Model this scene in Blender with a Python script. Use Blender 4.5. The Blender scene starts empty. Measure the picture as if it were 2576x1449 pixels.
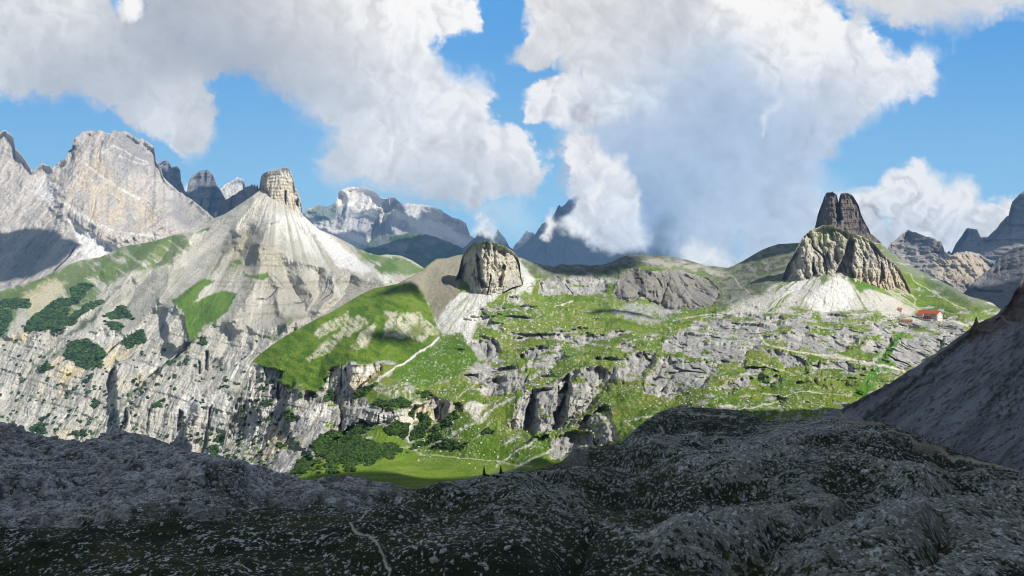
import bpy, math, random
import numpy as np
from mathutils import Vector

# ------------------------------------------------------------------ camera, world, sun
S = bpy.context.scene
C = S.collection
F, CU, HV = 2021.6, 1288.0, 635.5          # focal length, centre column, horizon row (measures of the view)
cam_d = bpy.data.cameras.new('camera'); cam = bpy.data.objects.new('camera', cam_d); C.objects.link(cam)
cam_d.sensor_width = 36.0; cam_d.lens = 36.0 * F / 2576.0
cam_d.shift_y = -(724.5 - HV) / 2576.0
cam_d.clip_start = 1.0; cam_d.clip_end = 60000.0
cam.location = (0, 0, 0); cam.rotation_euler = (math.radians(90), 0, 0)
S.camera = cam

SUN_AZ, SUN_EL = math.radians(128), math.radians(41)     # azimuth clockwise from the view direction
SD = np.array([math.sin(SUN_AZ)*math.cos(SUN_EL), math.cos(SUN_AZ)*math.cos(SUN_EL), math.sin(SUN_EL)])
world = bpy.data.worlds.new('World'); S.world = world; world.use_nodes = True
wn = world.node_tree; bg = wn.nodes['Background']
sky = wn.nodes.new('ShaderNodeTexSky'); sky.sky_type = 'NISHITA'; sky.sun_disc = False
sky.sun_elevation = SUN_EL; sky.sun_rotation = SUN_AZ
sky.altitude = 2400; sky.air_density = 1.0; sky.dust_density = 0.3; sky.ozone_density = 2.0
tcw = wn.nodes.new('ShaderNodeTexCoord'); nzw = wn.nodes.new('ShaderNodeTexNoise'); nzw.inputs['Scale'].default_value = 2.2; nzw.inputs['Detail'].default_value = 5
wn.links.new(tcw.outputs['Generated'], nzw.inputs['Vector'])
crw = wn.nodes.new('ShaderNodeMapRange'); crw.inputs['From Min'].default_value = .44; crw.inputs['From Max'].default_value = .56; wn.links.new(nzw.outputs[0], crw.inputs[0])
mxw = wn.nodes.new('ShaderNodeMix'); mxw.data_type = 'RGBA'; wn.links.new(crw.outputs[0], mxw.inputs[0]); wn.links.new(sky.outputs[0], mxw.inputs[6]); mxw.inputs[7].default_value = (3.5, 3.4, 3.05, 1)   # broken cloud over the rest of the sky
wn.links.new(mxw.outputs[2], bg.inputs[0]); bg.inputs[1].default_value = 0.066
sl = bpy.data.lights.new('sun', 'SUN'); sl.energy = 4.6; sl.angle = math.radians(0.53); sl.color = (1.0, 0.955, 0.88)
so = bpy.data.objects.new('sun', sl); C.objects.link(so); so.location = tuple(SD*3000)
so.rotation_euler = Vector(SD).to_track_quat('Z', 'Y').to_euler()
S.view_settings.view_transform = 'Standard'; S.view_settings.look = 'None'
S.view_settings.exposure = 0.45; S.view_settings.gamma = 1.0
S.cycles.max_bounces = 4; S.cycles.diffuse_bounces = 2; S.cycles.transparent_max_bounces = 8
S.cycles.volume_bounces = 0; S.cycles.filter_width = 1.05; S.cycles.use_denoising = True
try: S.cycles.denoiser = 'OPENIMAGEDENOISE'
except Exception: pass

# ------------------------------------------------------------------ helpers
rng = np.random.RandomState(7); random.seed(7)
T3 = rng.rand(64*64*64).astype(np.float32)
def vn(x, y, z):
    x = np.asarray(x, np.float32); y = np.asarray(y, np.float32); z = np.asarray(z, np.float32)
    x, y, z = np.broadcast_arrays(x, y, z)
    xi = np.floor(x); yi = np.floor(y); zi = np.floor(z)
    fx = x-xi; fy = y-yi; fz = z-zi
    fx = fx*fx*(3-2*fx); fy = fy*fy*(3-2*fy); fz = fz*fz*(3-2*fz)
    xi = xi.astype(np.int32) & 63; yi = yi.astype(np.int32) & 63; zi = zi.astype(np.int32) & 63
    x1 = (xi+1) & 63; y1 = ((yi+1) & 63) << 6; z1 = ((zi+1) & 63) << 12; yi = yi << 6; zi = zi << 12
    a = T3[xi+yi+zi]; a = a+(T3[x1+yi+zi]-a)*fx
    b = T3[xi+y1+zi]; b = b+(T3[x1+y1+zi]-b)*fx
    a = a+(b-a)*fy
    c = T3[xi+yi+z1]; c = c+(T3[x1+yi+z1]-c)*fx
    d = T3[xi+y1+z1]; d = d+(T3[x1+y1+z1]-d)*fx
    c = c+(d-c)*fy
    return a+(c-a)*fz
def fbm(x, y, z=0.0, o=4, gain=.5, ridge=False):
    r = 0; amp = 1.0; tot = 0
    for k in range(o):
        n = vn(x+17.3*k, y+9.1*k, np.asarray(z)+5.7*k)*2-1
        if ridge: n = 1-2*np.abs(n)
        r = r+n*amp; tot += amp; amp *= gain
        x = np.asarray(x)*2.03; y = np.asarray(y)*2.03; z = np.asarray(z)*2.03
    return r/tot
def sm(a, b, x):
    t = np.clip((x-a)/(b-a), 0, 1); return t*t*(3-2*t)
def curve(pts, u):
    p = np.array(pts, float); return np.interp(u, p[:, 0], p[:, 1])
def blur(A, s0, s1):
    def k1(s):
        r = max(1, int(3*s)); x = np.arange(-r, r+1); k = np.exp(-x*x/(2*s*s)); return k/k.sum(), r
    for ax, s in ((0, s0), (1, s1)):
        if s <= 0: continue
        k, r = k1(s)
        P = np.pad(A, [(r, r) if i == ax else (0, 0) for i in range(2)], mode='edge')
        n = P.shape[ax]; m = n+len(k)-1
        f = np.fft.irfft(np.fft.rfft(P, m, axis=ax)*(np.fft.rfft(k, m)[:, None] if ax == 0 else np.fft.rfft(k, m)[None, :]), m, axis=ax)
        A = np.take(f, np.arange(2*r, 2*r+A.shape[ax]), axis=ax)
    return A
def tps(ctrl):
    c = np.array(ctrl, float); P = c[:, :2]/500.0; w = np.log(c[:, 2]); n = len(P)
    r2 = ((P[:, None]-P[None])**2).sum(-1); K = .5*r2*np.log(r2+1e-9)
    A = np.zeros((n+3, n+3)); A[:n, :n] = K+np.eye(n)*2e-3
    A[:n, n] = 1; A[:n, n+1:] = P; A[n, :n] = 1; A[n+1:, :n] = P.T
    s = np.linalg.solve(A, np.concatenate([w, [0, 0, 0]]))
    def f(u, v):
        q = np.stack([np.ravel(u), np.ravel(v)], 1)/500.0
        d = ((q[:, None]-P[None])**2).sum(-1)
        return ((.5*d*np.log(d+1e-9))@s[:n]+s[n]+q@s[n+1:]).reshape(np.shape(u))
    return f
def sdf(pts, U, V, closed=True):
    """signed distance (negative inside) of a polygon, or the distance to a polyline"""
    p = np.array(pts, float); n = len(p); d = np.full(U.shape, 1e9); ins = np.zeros(U.shape, bool)
    for i in range(n if closed else n-1):
        a = p[i]; b = p[(i+1) % n]; e = b-a
        t = np.clip(((U-a[0])*e[0]+(V-a[1])*e[1])/(e@e+1e-9), 0, 1)
        d = np.minimum(d, (U-a[0]-t*e[0])**2+(V-a[1]-t*e[1])**2)
        if closed:
            if e[1] != 0:
                cnd = ((a[1] > V) != (b[1] > V)) & (U < e[0]*(V-a[1])/e[1]+a[0]); ins ^= cnd
    d = np.sqrt(d)
    return np.where(ins, -d, d) if closed else d

def hexc(s):                                     # 0..255 triple -> linear
    c = np.array(s, float)/255.0
    return np.where(c <= .04045, c/12.92, ((c+.055)/1.055)**2.4)

def tag(o, label=None, cat=None, group=None, kind=None):
    if label: o['label'] = label
    if cat: o['category'] = cat
    if group: o['group'] = group
    if kind: o['kind'] = kind
    return o
def mesh_np(name, P, faces, mat, col=None, parent=None, smooth=True, extra=None):
    me = bpy.data.meshes.new(name)
    P = np.ascontiguousarray(P, np.float32); faces = np.ascontiguousarray(faces, np.int32)
    me.vertices.add(len(P)); me.vertices.foreach_set('co', P.ravel())
    k = faces.shape[1]
    me.loops.add(faces.size); me.loops.foreach_set('vertex_index', faces.ravel())
    me.polygons.add(len(faces)); me.polygons.foreach_set('loop_start', np.arange(0, faces.size, k, dtype=np.int32))
    me.polygons.foreach_set('loop_total', np.full(len(faces), k, np.int32))
    me.polygons.foreach_set('use_smooth', np.full(len(faces), smooth, bool))
    me.update(calc_edges=True)
    if col is not None:
        a = me.color_attributes.new('Col', 'FLOAT_COLOR', 'POINT')
        c4 = np.ones((len(P), 4), np.float32); c4[:, :3] = col; a.data.foreach_set('color', c4.ravel())
    for k2, v in (extra or {}).items():
        a = me.attributes.new(k2, 'FLOAT', 'POINT'); a.data.foreach_set('value', np.ascontiguousarray(v, np.float32).ravel())
    me.materials.append(mat)
    o = bpy.data.objects.new(name, me); C.objects.link(o); o.parent = parent
    return o
def W(u, v, D):
    return np.stack([(u-CU)/F*D, D+0*u, (HV-v)/F*D], -1)

# ------------------------------------------------------------------ materials
def nodes(name):
    m = bpy.data.materials.new(name); m.use_nodes = True; nt = m.node_tree
    return m, nt, nt.nodes['Principled BSDF']
def terrain_mat(name, s, bump, var=.25, rough=.92):
    """vertex colour of the ground cover, broken up by fine world-sized noise; s = size in metres of the finest grain"""
    m, nt, b = nodes(name); N, L = nt.nodes.new, nt.links.new
    at = N('ShaderNodeAttribute'); at.attribute_name = 'Col'
    geo = N('ShaderNodeNewGeometry')
    n1 = N('ShaderNodeTexNoise'); n1.inputs['Scale'].default_value = 1/s; n1.inputs['Detail'].default_value = 5; n1.inputs['Roughness'].default_value = .65
    mp = N('ShaderNodeMapping'); mp.inputs['Scale'].default_value = (1, 1, .45)
    L(geo.outputs['Position'], mp.inputs[0]); L(mp.outputs[0], n1.inputs['Vector'])
    n2 = N('ShaderNodeTexNoise'); n2.inputs['Scale'].default_value = .22/s; n2.inputs['Detail'].default_value = 3
    L(geo.outputs['Position'], n2.inputs['Vector'])
    mr = N('ShaderNodeMapRange'); mr.inputs['From Min'].default_value = .3; mr.inputs['From Max'].default_value = .7
    mr.inputs['To Min'].default_value = 1-var; mr.inputs['To Max'].default_value = 1+var
    L(n1.outputs[0], mr.inputs[0])
    hs = N('ShaderNodeVectorMath'); hs.operation = 'SCALE'; L(at.outputs['Color'], hs.inputs[0]); L(mr.outputs[0], hs.inputs['Scale'])
    L(hs.outputs[0], b.inputs['Base Color'])
    ad = N('ShaderNodeMath'); ad.operation = 'ADD'; L(n1.outputs[0], ad.inputs[0]); L(n2.outputs[0], ad.inputs[1])
    bp = N('ShaderNodeBump'); bp.inputs['Strength'].default_value = bump; bp.inputs['Distance'].default_value = s*1.6
    L(ad.outputs[0], bp.inputs['Height']); L(bp.outputs[0], b.inputs['Normal'])
    b.inputs['Roughness'].default_value = rough; b.inputs['Specular IOR Level'].default_value = .15
    return m
def flat_mat(name, rgb, rough=.8, var=.12, scale=2.0):
    m, nt, b = nodes(name); N, L = nt.nodes.new, nt.links.new
    n1 = N('ShaderNodeTexNoise'); n1.inputs['Scale'].default_value = scale; n1.inputs['Detail'].default_value = 4
    tc = N('ShaderNodeTexCoord'); L(tc.outputs['Object'], n1.inputs['Vector'])
    cr = N('ShaderNodeMapRange'); cr.inputs['To Min'].default_value = 1-var; cr.inputs['To Max'].default_value = 1+var; L(n1.outputs[0], cr.inputs[0])
    vm = N('ShaderNodeVectorMath'); vm.operation = 'SCALE'; vm.inputs[0].default_value = tuple(rgb[:3]); L(cr.outputs[0], vm.inputs['Scale'])
    L(vm.outputs[0], b.inputs['Base Color']); b.inputs['Roughness'].default_value = rough; b.inputs['Specular IOR Level'].default_value = .2
    return m
M_far = terrain_mat('far_rock', 14.0, 1.0)
M_mid = terrain_mat('pyramid_rock', 4.5, 1.0, .3)
M_near = terrain_mat('plateau_ground', 2.2, .9, .35)
M_fg = terrain_mat('hummock_ground', .6, .7, .5)
M_scree = terrain_mat('scree_ground', 1.2, .6, .3)

# ------------------------------------------------------------------ relief sheets: a slope seen from the viewpoint gets real distances
class Sheet:
    def __init__(s, name, top, bot, u0, u1, depth, du=1.6, rows=None, fade=18.0):
        s.name = name
        u = np.arange(u0, u1+du, du); s.u = u
        vt = curve(top, u); vb = curve(bot, u)
        n = rows or int(max(vb-vt)/du)+2
        t = np.linspace(0, 1, n)[:, None]; s.t = t
        s.V = vb[None]+(vt-vb)[None]*t; s.U = np.broadcast_to(u[None], s.V.shape).copy()
        s.vt = vt[None]
        if callable(depth): s.L = np.log(depth(s.U, s.V))
        else:
            f = tps(depth); ug = np.linspace(u0, u1+du, max(3, int((u1-u0)/14))); vmin, vmax = s.V.min(), s.V.max()
            vg = np.linspace(vmin, vmax, max(3, int((vmax-vmin)/12)))
            G = f(*np.meshgrid(ug, vg))
            fi = np.clip((s.U-ug[0])/(ug[1]-ug[0]), 0, len(ug)-1.001); fj = np.clip((s.V-vg[0])/(vg[1]-vg[0]), 0, len(vg)-1.001)
            i = fi.astype(int); j = fj.astype(int); a = fi-i; b = fj-j
            s.L = (G[j, i]*(1-a)+G[j, i+1]*a)*(1-b)+(G[j+1, i]*(1-a)+G[j+1, i+1]*a)*b
        s.C = np.zeros(s.V.shape)                       # how cliff-like
        s.edge = sm(0, fade, s.V-s.vt)                  # 0 at the skyline
        k = 1/26.0
        s.w1 = fbm(s.U*k, s.V*k, 3.1, 4); s.w2 = fbm(s.U*k+40, s.V*k+11, 7.7, 4)
        s.h = fbm(s.U/6.0, s.V/6.0, 1.3, 3, .6); s.h2 = fbm(s.U/6.0+20, s.V/6.0+30, 4.3, 3, .6)
    def poly(s, pts, feather=3.0, warp=6.0, closed=True, width=0.0, sx=1.0):
        p = np.array(pts, float); m = feather+2*abs(warp)+width+6
        r = np.zeros(s.U.shape)
        sel = (s.U > p[:, 0].min()-m) & (s.U < p[:, 0].max()+m) & (s.V > p[:, 1].min()-m) & (s.V < p[:, 1].max()+m)
        if not sel.any(): return r
        d = sdf(p, s.U[sel]+s.w1[sel]*warp*1.8*sx+s.h[sel]*min(warp, 6)*.75, s.V[sel]+s.w2[sel]*warp*1.8+s.h2[sel]*min(warp, 6)*.6, closed)-width+s.h2[sel]*min(warp, 5)*.7
        r[sel] = 1-sm(-feather, feather, d)
        return r
    def ridge(s, pts, m, w, w2=None):
        p = np.array(pts, float); k = w*2.6; r = np.zeros(s.U.shape)
        sel = (s.U > p[:, 0].min()-k) & (s.U < p[:, 0].max()+k) & (s.V > p[:, 1].min()-k) & (s.V < p[:, 1].max()+k)
        d = sdf(p, s.U[sel]+s.w1[sel]*10, s.V[sel]+s.w2[sel]*8, False); r[sel] = np.exp(-np.abs(d/w)**1.3)
        s.push(m*r)
    def cliffs(s, polys, feather=6, warp=8, val=1.0):
        for p in polys: s.C = np.maximum(s.C, val*s.poly(p, feather, warp))
    def redistribute(s, k=.12, sig=28):
        dL = np.diff(s.L, axis=0); c = (s.C[1:]+s.C[:-1])/2
        I = np.concatenate([s.L[:1], s.L[:1]+np.cumsum(dL*(1-(1-k)*c), 0)], 0)
        E = s.L-I
        s.L = I+blur(E, sig*.7, 0)
    def world(s):
        D = np.exp(s.L); s.D = D; s.P = W(s.U, s.V, D); return s.P
    def push(s, metres):                               # towards / away along the line of sight
        s.L = s.L+metres/np.exp(s.L)
    def normals(s):
        P = s.P; a = np.gradient(P, axis=1); b = np.gradient(P, axis=0)
        n = np.cross(a, b); n /= np.linalg.norm(n, axis=-1, keepdims=True)+1e-9
        n *= np.sign(n[..., 2:3]+1e-9); s.n = n; return n
    def base(s, rgb): s.col = np.broadcast_to(hexc(rgb), s.U.shape+(3,)).copy()
    def mix(s, rgb, m):
        s.col += (hexc(rgb)-s.col)*np.clip(m, 0, 1)[..., None]
    def mul(s, f): s.col *= f[..., None]
    def build(s, mat, back=(.03, .09, .2), drop=(.01, .05, .13), kind='structure', label=None, cat=None):
        P = s.P; R, K = P.shape[:2]; D = s.D[-1]
        rows = [P]; cols = [s.col]
        for bk, dr in zip(back, drop):
            q = P[-1].copy(); f = 1+bk
            q[:, 0] *= f; q[:, 1] *= f; q[:, 2] = P[-1][:, 2]-dr*D
            rows.append(q[None]); cols.append(s.col[-1:])
        P = np.concatenate(rows, 0); col = np.concatenate(cols, 0); R = P.shape[0]
        idx = np.arange(R*K).reshape(R, K)
        f = np.stack([idx[:-1, :-1], idx[:-1, 1:], idx[1:, 1:], idx[1:, :-1]], -1).reshape(-1, 4)
        o = mesh_np(s.name, P.reshape(-1, 3), f, mat, np.clip(col.reshape(-1, 3), .003, .9))
        return tag(o, label, cat, None, kind)
def crag(s, amp, size, cm=1.0, dip=0.0, led=0.0, ledp=60.0, seed=0.0, vert=.35, fis=0.0):
    """ribs, gullies and ledges of a rock face, cut in metres"""
    P = s.world(); X, Y, Z = P[..., 0], P[..., 1], P[..., 2]
    e = .25+.75*s.edge
    wx = fbm(X/size*.6, Y/size*.6, Z/size*.5+seed, 3)
    r = fbm(X/size+wx*.8+seed, Y/size*.3, Z/size*vert, 5, .55, True)
    q = fbm(X/size*3.1+seed, Y/size, Z/size*vert*2.2, 4, .6)
    d = amp*(np.clip(r+.15, -.45, 1)*.85-q*.3)
    if led:
        sc = (Z+dip*X)/ledp+.55*wx
        saw = sc-np.floor(sc); d = d+led*(sm(.0, .85, saw)-sm(.85, 1, saw)-.5)
        sc = (Z+dip*X)/(ledp*.31)+.5*wx
        saw = sc-np.floor(sc); d = d+led*.4*(sm(.0, .8, saw)-sm(.8, 1, saw)-.5)
    if fis:
        c1 = 1-np.abs(fbm(X/size*.9+wx*.5, Y/size*.2+seed, Z/size*.10, 3, .5)); c2 = fbm(X/size*.7, Y/size*.7+3, Z/size*.6+seed, 3)
        d = d+fis*sm(.955, .99, c1)*sm(-.05, .25, c2)
    s.push(d*cm*e)

# ------------------------------------------------------------------ sky: blue dome sector far out, and the cloud deck in front of it
EXPO = 2**S.view_settings.exposure
def emis_mat(name, alpha):
    m = bpy.data.materials.new(name); m.use_nodes = True; nt = m.node_tree; nt.nodes.clear(); N, L = nt.nodes.new, nt.links.new
    out = N('ShaderNodeOutputMaterial'); em = N('ShaderNodeEmission'); at = N('ShaderNodeAttribute'); at.attribute_name = 'Col'
    L(at.outputs['Color'], em.inputs[0]); em.inputs[1].default_value = 1.0
    if alpha:
        a2 = N('ShaderNodeAttribute'); a2.attribute_name = 'dens'; tr = N('ShaderNodeBsdfTransparent'); mx = N('ShaderNodeMixShader')
        L(a2.outputs['Fac'], mx.inputs[0]); L(tr.outputs[0], mx.inputs[1]); L(em.outputs[0], mx.inputs[2]); L(mx.outputs[0], out.inputs[0])
    else: L(em.outputs[0], out.inputs[0])
    m.cycles.emission_sampling = 'NONE'
    return m
def shell(name, u, v, R, mat, colf, dens=None):
    U, V = np.meshgrid(u, v); d = W(U, V, 1.0); d /= np.linalg.norm(d, axis=-1, keepdims=True)
    P = d*R; idx = np.arange(U.size).reshape(U.shape)
    f = np.stack([idx[:-1, :-1], idx[:-1, 1:], idx[1:, 1:], idx[1:, :-1]], -1).reshape(-1, 4)
    ex = {'dens': dens.ravel()} if dens is not None else None
    return tag(mesh_np(name, P.reshape(-1, 3), f, mat, colf.reshape(-1, 3), extra=ex), kind='structure')
u = np.linspace(-2600, 5200, 120); v = np.linspace(-1400, 900, 60); U, V = np.meshgrid(u, v)
t = sm(0, 620, V)[..., None]; bl = hexc((92,168,236))*(1-t)+hexc((160,218,252))*t
shell('sky', u, v, 40000, emis_mat('sky_blue', False), bl/EXPO)

cu = np.arange(-900, 3500, 2.8); cv = np.arange(-520, 760, 2.8); CUu, CV = np.meshgrid(cu, cv)
Q = Sheet.__new__(Sheet); Q.U, Q.V = CUu, CV
Q.w1 = fbm(CUu/95., CV/95., 3, 6, .55); Q.w2 = fbm(CUu/95.+31, CV/95.+17, 8, 6, .55)
f1 = fbm(CUu/26., CV/26., 13, 4, .6); f2_ = fbm(CUu/26.+9, CV/26., 19, 4, .6)
def bill(x, y, z, o=5):
    r = 0; a = 1; tt = 0
    for k in range(o):
        r = r+a*np.abs(vn(x+13.1*k, y+7.7*k, z+3.1*k)*2-1); tt += a; a *= .52; x = x*2.07; y = y*2.07
    return r/tt
wxx = (CUu*.86+CV*.5)+70*Q.w1+10*f1; wyy = (CV*.86-CUu*.5)+70*Q.w2+10*f2_
def relief(sc, z, dl=7.0, o=5): return bill(wxx/sc, wyy/sc, z, o)-bill((wxx+dl*.62)/sc, (wyy-dl*.78)/sc, z, o)
RL = relief(150., 4.0, 26.0, 3)*1.6+relief(57., 9.0, 10.0, 3)*.8
RS = fbm(CUu/150., CV/90., 15, 5, .55)
Ccol = np.zeros(CUu.shape+(3,)); Cal = np.zeros(CUu.shape)
BE = bill((CUu+24*f1)/48., (CV+24*f2_)/48., 2.2, 4); BF = bill((CUu+8*f1)/17., (CV+8*f2_)/17., 6.2, 3)
BL = fbm(CUu/40., CV/30., 27, 6, .58)
def cloud(pts, soft, warp, tones, rl=.35, rs=.05, op=1.0, hole=False, fine=1.0):
    p = np.array(pts, float); m = soft*2+warp*2+20
    sel = (CUu > p[:, 0].min()-m) & (CUu < p[:, 0].max()+m) & (CV > p[:, 1].min()-m) & (CV < p[:, 1].max()+m)
    d = sdf(p, CUu[sel]+Q.w1[sel]*warp*2+f1[sel]*5*fine, CV[sel]+Q.w2[sel]*warp*2+f2_[sel]*5*fine)
    sf = soft*np.clip(1.35+2.2*RS[sel], .5, 3.4)
    if not hole: d = d-min(soft*2.4, 30)*(BE[sel]-.42)*1.4-min(soft, 12)*(BF[sel]-.4)+soft*.9*BL[sel]
    a = (1-sm(-sf*1.3, sf*.8, d))*op
    if hole:
        Cal[sel] *= 1-a; return
    W_ = 0; K = 0
    for (x, y, r, rgb) in tones:
        g = np.exp(-((CUu[sel]-x)**2+(CV[sel]-y)**2)/(2*r*r))+1e-7; W_ = W_+g; K = K+g[:, None]*hexc(rgb)
    col = K/W_[:, None]
    edge = np.exp(-np.clip(-d, 0, 400)/30.0)
    br = 1.05+rl*RL[sel]*1.25*(.3+sm(.45, .9, K[:, 1]/W_))+(rs+.02)*BL[sel]*.9+.06*RS[sel]+.10*edge*sm(.5, .9, K[:, 1]/W_)+.10*rl*(BE[sel]-.42)
    col = col*np.clip(br, .5, 1.6)[:, None]; col = 1-(1-np.clip(col, 0, 1.4)/1.4)**1.0; col = np.clip(col*1.4, 0, .98)
    o = Cal[sel]; oc = Ccol[sel]; na = a+o*(1-a)
    Ccol[sel] = (col*a[:, None]+oc*(o*(1-a))[:, None])/np.maximum(na, 1e-4)[:, None]; Cal[sel] = na
WH, G1, G2, G3, BG, DB = (250,250,249), (226,230,234), (204,209,214), (182,187,195), (176,196,220), (130,160,200)
# thin veils near the skyline
cloud([(1180,560),(1200,500),(1340,480),(1340,560),(1300,600),(1220,600)], 34, 18, [(1000,550,200,(214,228,240)),(1300,540,100,(190,218,242))], .1, .2, .6)
cloud([(1985,560),(1960,420),(2050,400),(2120,480),(2140,640),(1950,680)], 40, 14, [(2050,540,80,(214,224,236))], .15, .1, .9)
# bright cumulus on the right
cloud([(2050,520),(2108,487),(2148,470),(2203,465),(2218,440),(2248,425),(2288,415),(2298,400),(2323,400),(2343,435),(2378,450),(2403,440),(2443,445),(2468,475),(2470,500),(2508,505),(2538,500),(2576,492),(2700,500),(2900,560),(2900,800),(1850,800),(1960,600)], 9, 7,
  [(2310,430,50,WH),(2430,470,40,WH),(2160,490,40,WH),(2560,520,40,(240,242,246)),(2300,560,70,(214,221,230)),(2400,620,70,(206,214,226)),(2200,600,60,(205,214,226)),(2330,500,40,(238,240,243)),(2470,560,40,(222,228,234))], .6, .06)
cloud([(2205,560),(2225,545),(2250,560),(2245,575),(2215,572)], 10, 5, [], 0, 0, .55, hole=True)
cloud([(1180,600),(1183,565),(1195,545),(1212,533),(1228,545),(1238,560),(1252,590),(1250,620)], 12, 6, [(1210,555,30,(244,246,248)),(1230,600,20,(215,226,238))], .4)
cloud([(1352,600),(1372,545),(1386,520),(1400,522),(1402,560),(1380,610)], 8, 4, [(1385,540,30,(244,247,250))], .3)
cloud([(458,500),(462,466),(472,456),(482,470),(486,500)], 5, 3, [(470,470,20,WH)], .2)
# the great cloud in the middle
cloud([(1330,-60),(1318,50),(1298,100),(1290,150),(1340,175),(1408,180),(1430,200),(1330,230),(1400,330),(1415,480),(1450,540),(1510,590),(1570,618),(1640,640),(1700,700),(2080,760),(2070,560),(2066,500),(2056,462),(2078,437),(2108,400),(2123,370),(2148,340),(2178,318),(2218,300),(2248,272),(2298,250),(2343,240),(2373,190),(2377,130),(2353,107),(2313,110),(2263,120),(2228,80),(2188,55),(2138,50),(2098,-10),(2000,-300),(1500,-300)], 20, 14,
  [(1450,60,110,(222,224,226)),(1600,110,120,(205,209,215)),(1720,40,70,(208,212,218)),(1480,150,70,(212,216,220)),(1850,20,50,WH),(1950,60,60,WH),(2050,90,60,WH),(1960,140,60,(246,248,250)),(2150,100,60,(240,242,245)),(1840,160,50,(188,202,220)),(2290,170,60,(240,243,246)),(2200,230,60,(232,236,240)),(2080,250,70,(210,216,226)),(2330,200,40,(244,246,248)),
   (1650,270,90,(192,205,222)),(1780,260,90,(172,192,216)),(1800,380,110,(168,190,218)),(1950,340,90,(180,198,220)),(1700,450,80,(160,184,214)),(1900,480,90,(182,201,224)),(2000,440,70,(184,202,224)),(2020,530,60,(196,212,230)),(1600,380,60,(160,184,216)),(1560,480,60,(150,176,210)),(1650,560,50,(124,154,196)),(1480,330,60,(176,196,220)),(1750,580,60,(186,204,226)),(1860,560,60,(178,198,222)),(1950,600,60,(190,208,228)),(2100,330,60,(196,208,226))], .26, .16)
cloud([(1905,290),(1920,270),(1938,262),(1950,248),(1968,248),(1966,265),(1940,292),(1928,330),(1920,345),(1914,310)], 7, 5, [(1940,290,30,(240,243,246))], .4, .05, .7)
cloud([(1312,262),(1323,218),(1345,198),(1363,190),(1408,184),(1453,177),(1503,196),(1568,214),(1640,205),(1680,220),(1660,280),(1560,300),(1480,330),(1400,325),(1350,315),(1320,300)], 9, 6,
  [(1350,215,40,WH),(1330,270,30,(246,247,248)),(1440,210,50,(240,242,244)),(1400,290,50,(222,226,231)),(1550,250,60,(214,221,230)),(1650,240,40,(200,211,226))], .45, .06)
# left deck
cloud([(-1200,-700),(1190,-700),(1175,-50),(1205,40),(1212,78),(1170,97),(1102,117),(1107,132),(1140,165),(1170,182),(1215,192),(1238,215),(1245,262),(1252,300),(1300,308),(1350,345),(1380,400),(1390,440),(1360,488),(1280,500),(1200,535),(1110,530),(1060,515),(1010,508),(955,480),(925,466),(850,478),(800,450),(782,400),(825,335),(750,285),(700,252),(650,238),(625,205),(530,198),(546,240),(556,320),(541,360),(490,400),(450,402),(400,362),(325,325),(275,295),(200,262),(75,255),(-100,270),(-1200,300)], 18, 10,
  [(60,60,90,(220,226,228)),(180,40,70,(230,233,234)),(-200,100,200,(214,218,222)),(300,110,90,(190,196,203)),(450,130,100,(160,166,178)),(650,160,90,(160,167,178)),(560,190,60,(150,158,170)),(180,170,80,(172,178,187)),(60,190,80,(192,197,203)),(200,215,60,(188,193,200)),(600,60,90,(196,200,206)),(800,60,90,(224,226,227)),(850,150,70,(188,193,200)),(780,180,60,(180,186,194)),(300,250,60,(205,209,213)),(430,250,60,(232,235,236)),(490,230,40,(240,241,242)),(480,330,60,(222,225,228)),(440,370,40,(206,210,214)),
   (960,90,60,(236,238,239)),(1020,60,50,(246,247,248)),(1090,50,50,(248,249,250)),(1150,30,50,(244,246,248)),(1000,160,50,(240,242,244)),(1060,170,50,(206,211,218)),(920,250,80,(216,220,225)),(760,230,50,(192,200,210)),(820,290,50,(204,211,219)),(1060,240,60,(232,235,238)),(1150,235,50,(246,247,248)),(1220,240,30,WH),(1180,330,70,(226,230,234)),(1060,340,60,(232,235,238)),(960,380,40,(244,246,248)),(1280,340,40,(250,251,252)),(1340,400,40,(238,240,243)),(880,380,50,(206,212,219)),(1000,470,60,(196,205,216)),(1130,480,60,(186,198,212)),(1250,440,60,(214,220,227)),(1300,480,40,(192,204,218)),(860,450,40,(200,208,218))], .3, .12)
cloud([(276,-60),(276,10),(296,40),(302,20),(310,-10),(312,-60)], 7, 3, [], hole=True); cloud([(352,-5),(372,12),(366,24),(350,8)], 8, 3, [], 0, 0, .5, hole=True)
cloud([(292,30),(296,8),(312,-8),(350,-8),(366,14),(362,38),(340,50),(310,50)], 7, 5, [(330,20,40,(240,244,247))], .3)
# low cloud drifting over the blue peak
cloud([(1418,352),(1432,335),(1458,322),(1486,326),(1503,338),(1520,362),(1538,384),(1558,378),(1575,388),(1578,410),(1590,430),(1604,460),(1614,482),(1618,520),(1630,560),(1636,590),(1630,622),(1579,636),(1542,640),(1505,632),(1481,620),(1444,610),(1422,596),(1406,582),(1400,568),(1412,545),(1436,528),(1440,505),(1424,480),(1422,450),(1432,420),(1412,390)], 9, 7,
  [(1460,345,40,WH),(1440,400,30,(240,242,245)),(1500,380,40,(236,238,242)),(1560,410,30,(240,242,245)),(1440,470,30,(214,221,230)),(1520,470,50,(226,231,237)),(1580,500,30,(214,222,232)),(1440,560,40,(222,229,238)),(1510,560,50,(224,230,238)),(1590,580,40,(204,216,230)),(1500,620,50,(200,213,230))], .5, .08)
cloud([(1640,565),(1655,548),(1690,545),(1694,560),(1672,596),(1655,645),(1632,655),(1636,600)], 16, 7, [], 0, 0, .5, hole=True)
cloud([(1690,640),(1710,600),(1722,640)], 12, 5, [], 0, 0, .3, hole=True)
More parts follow.
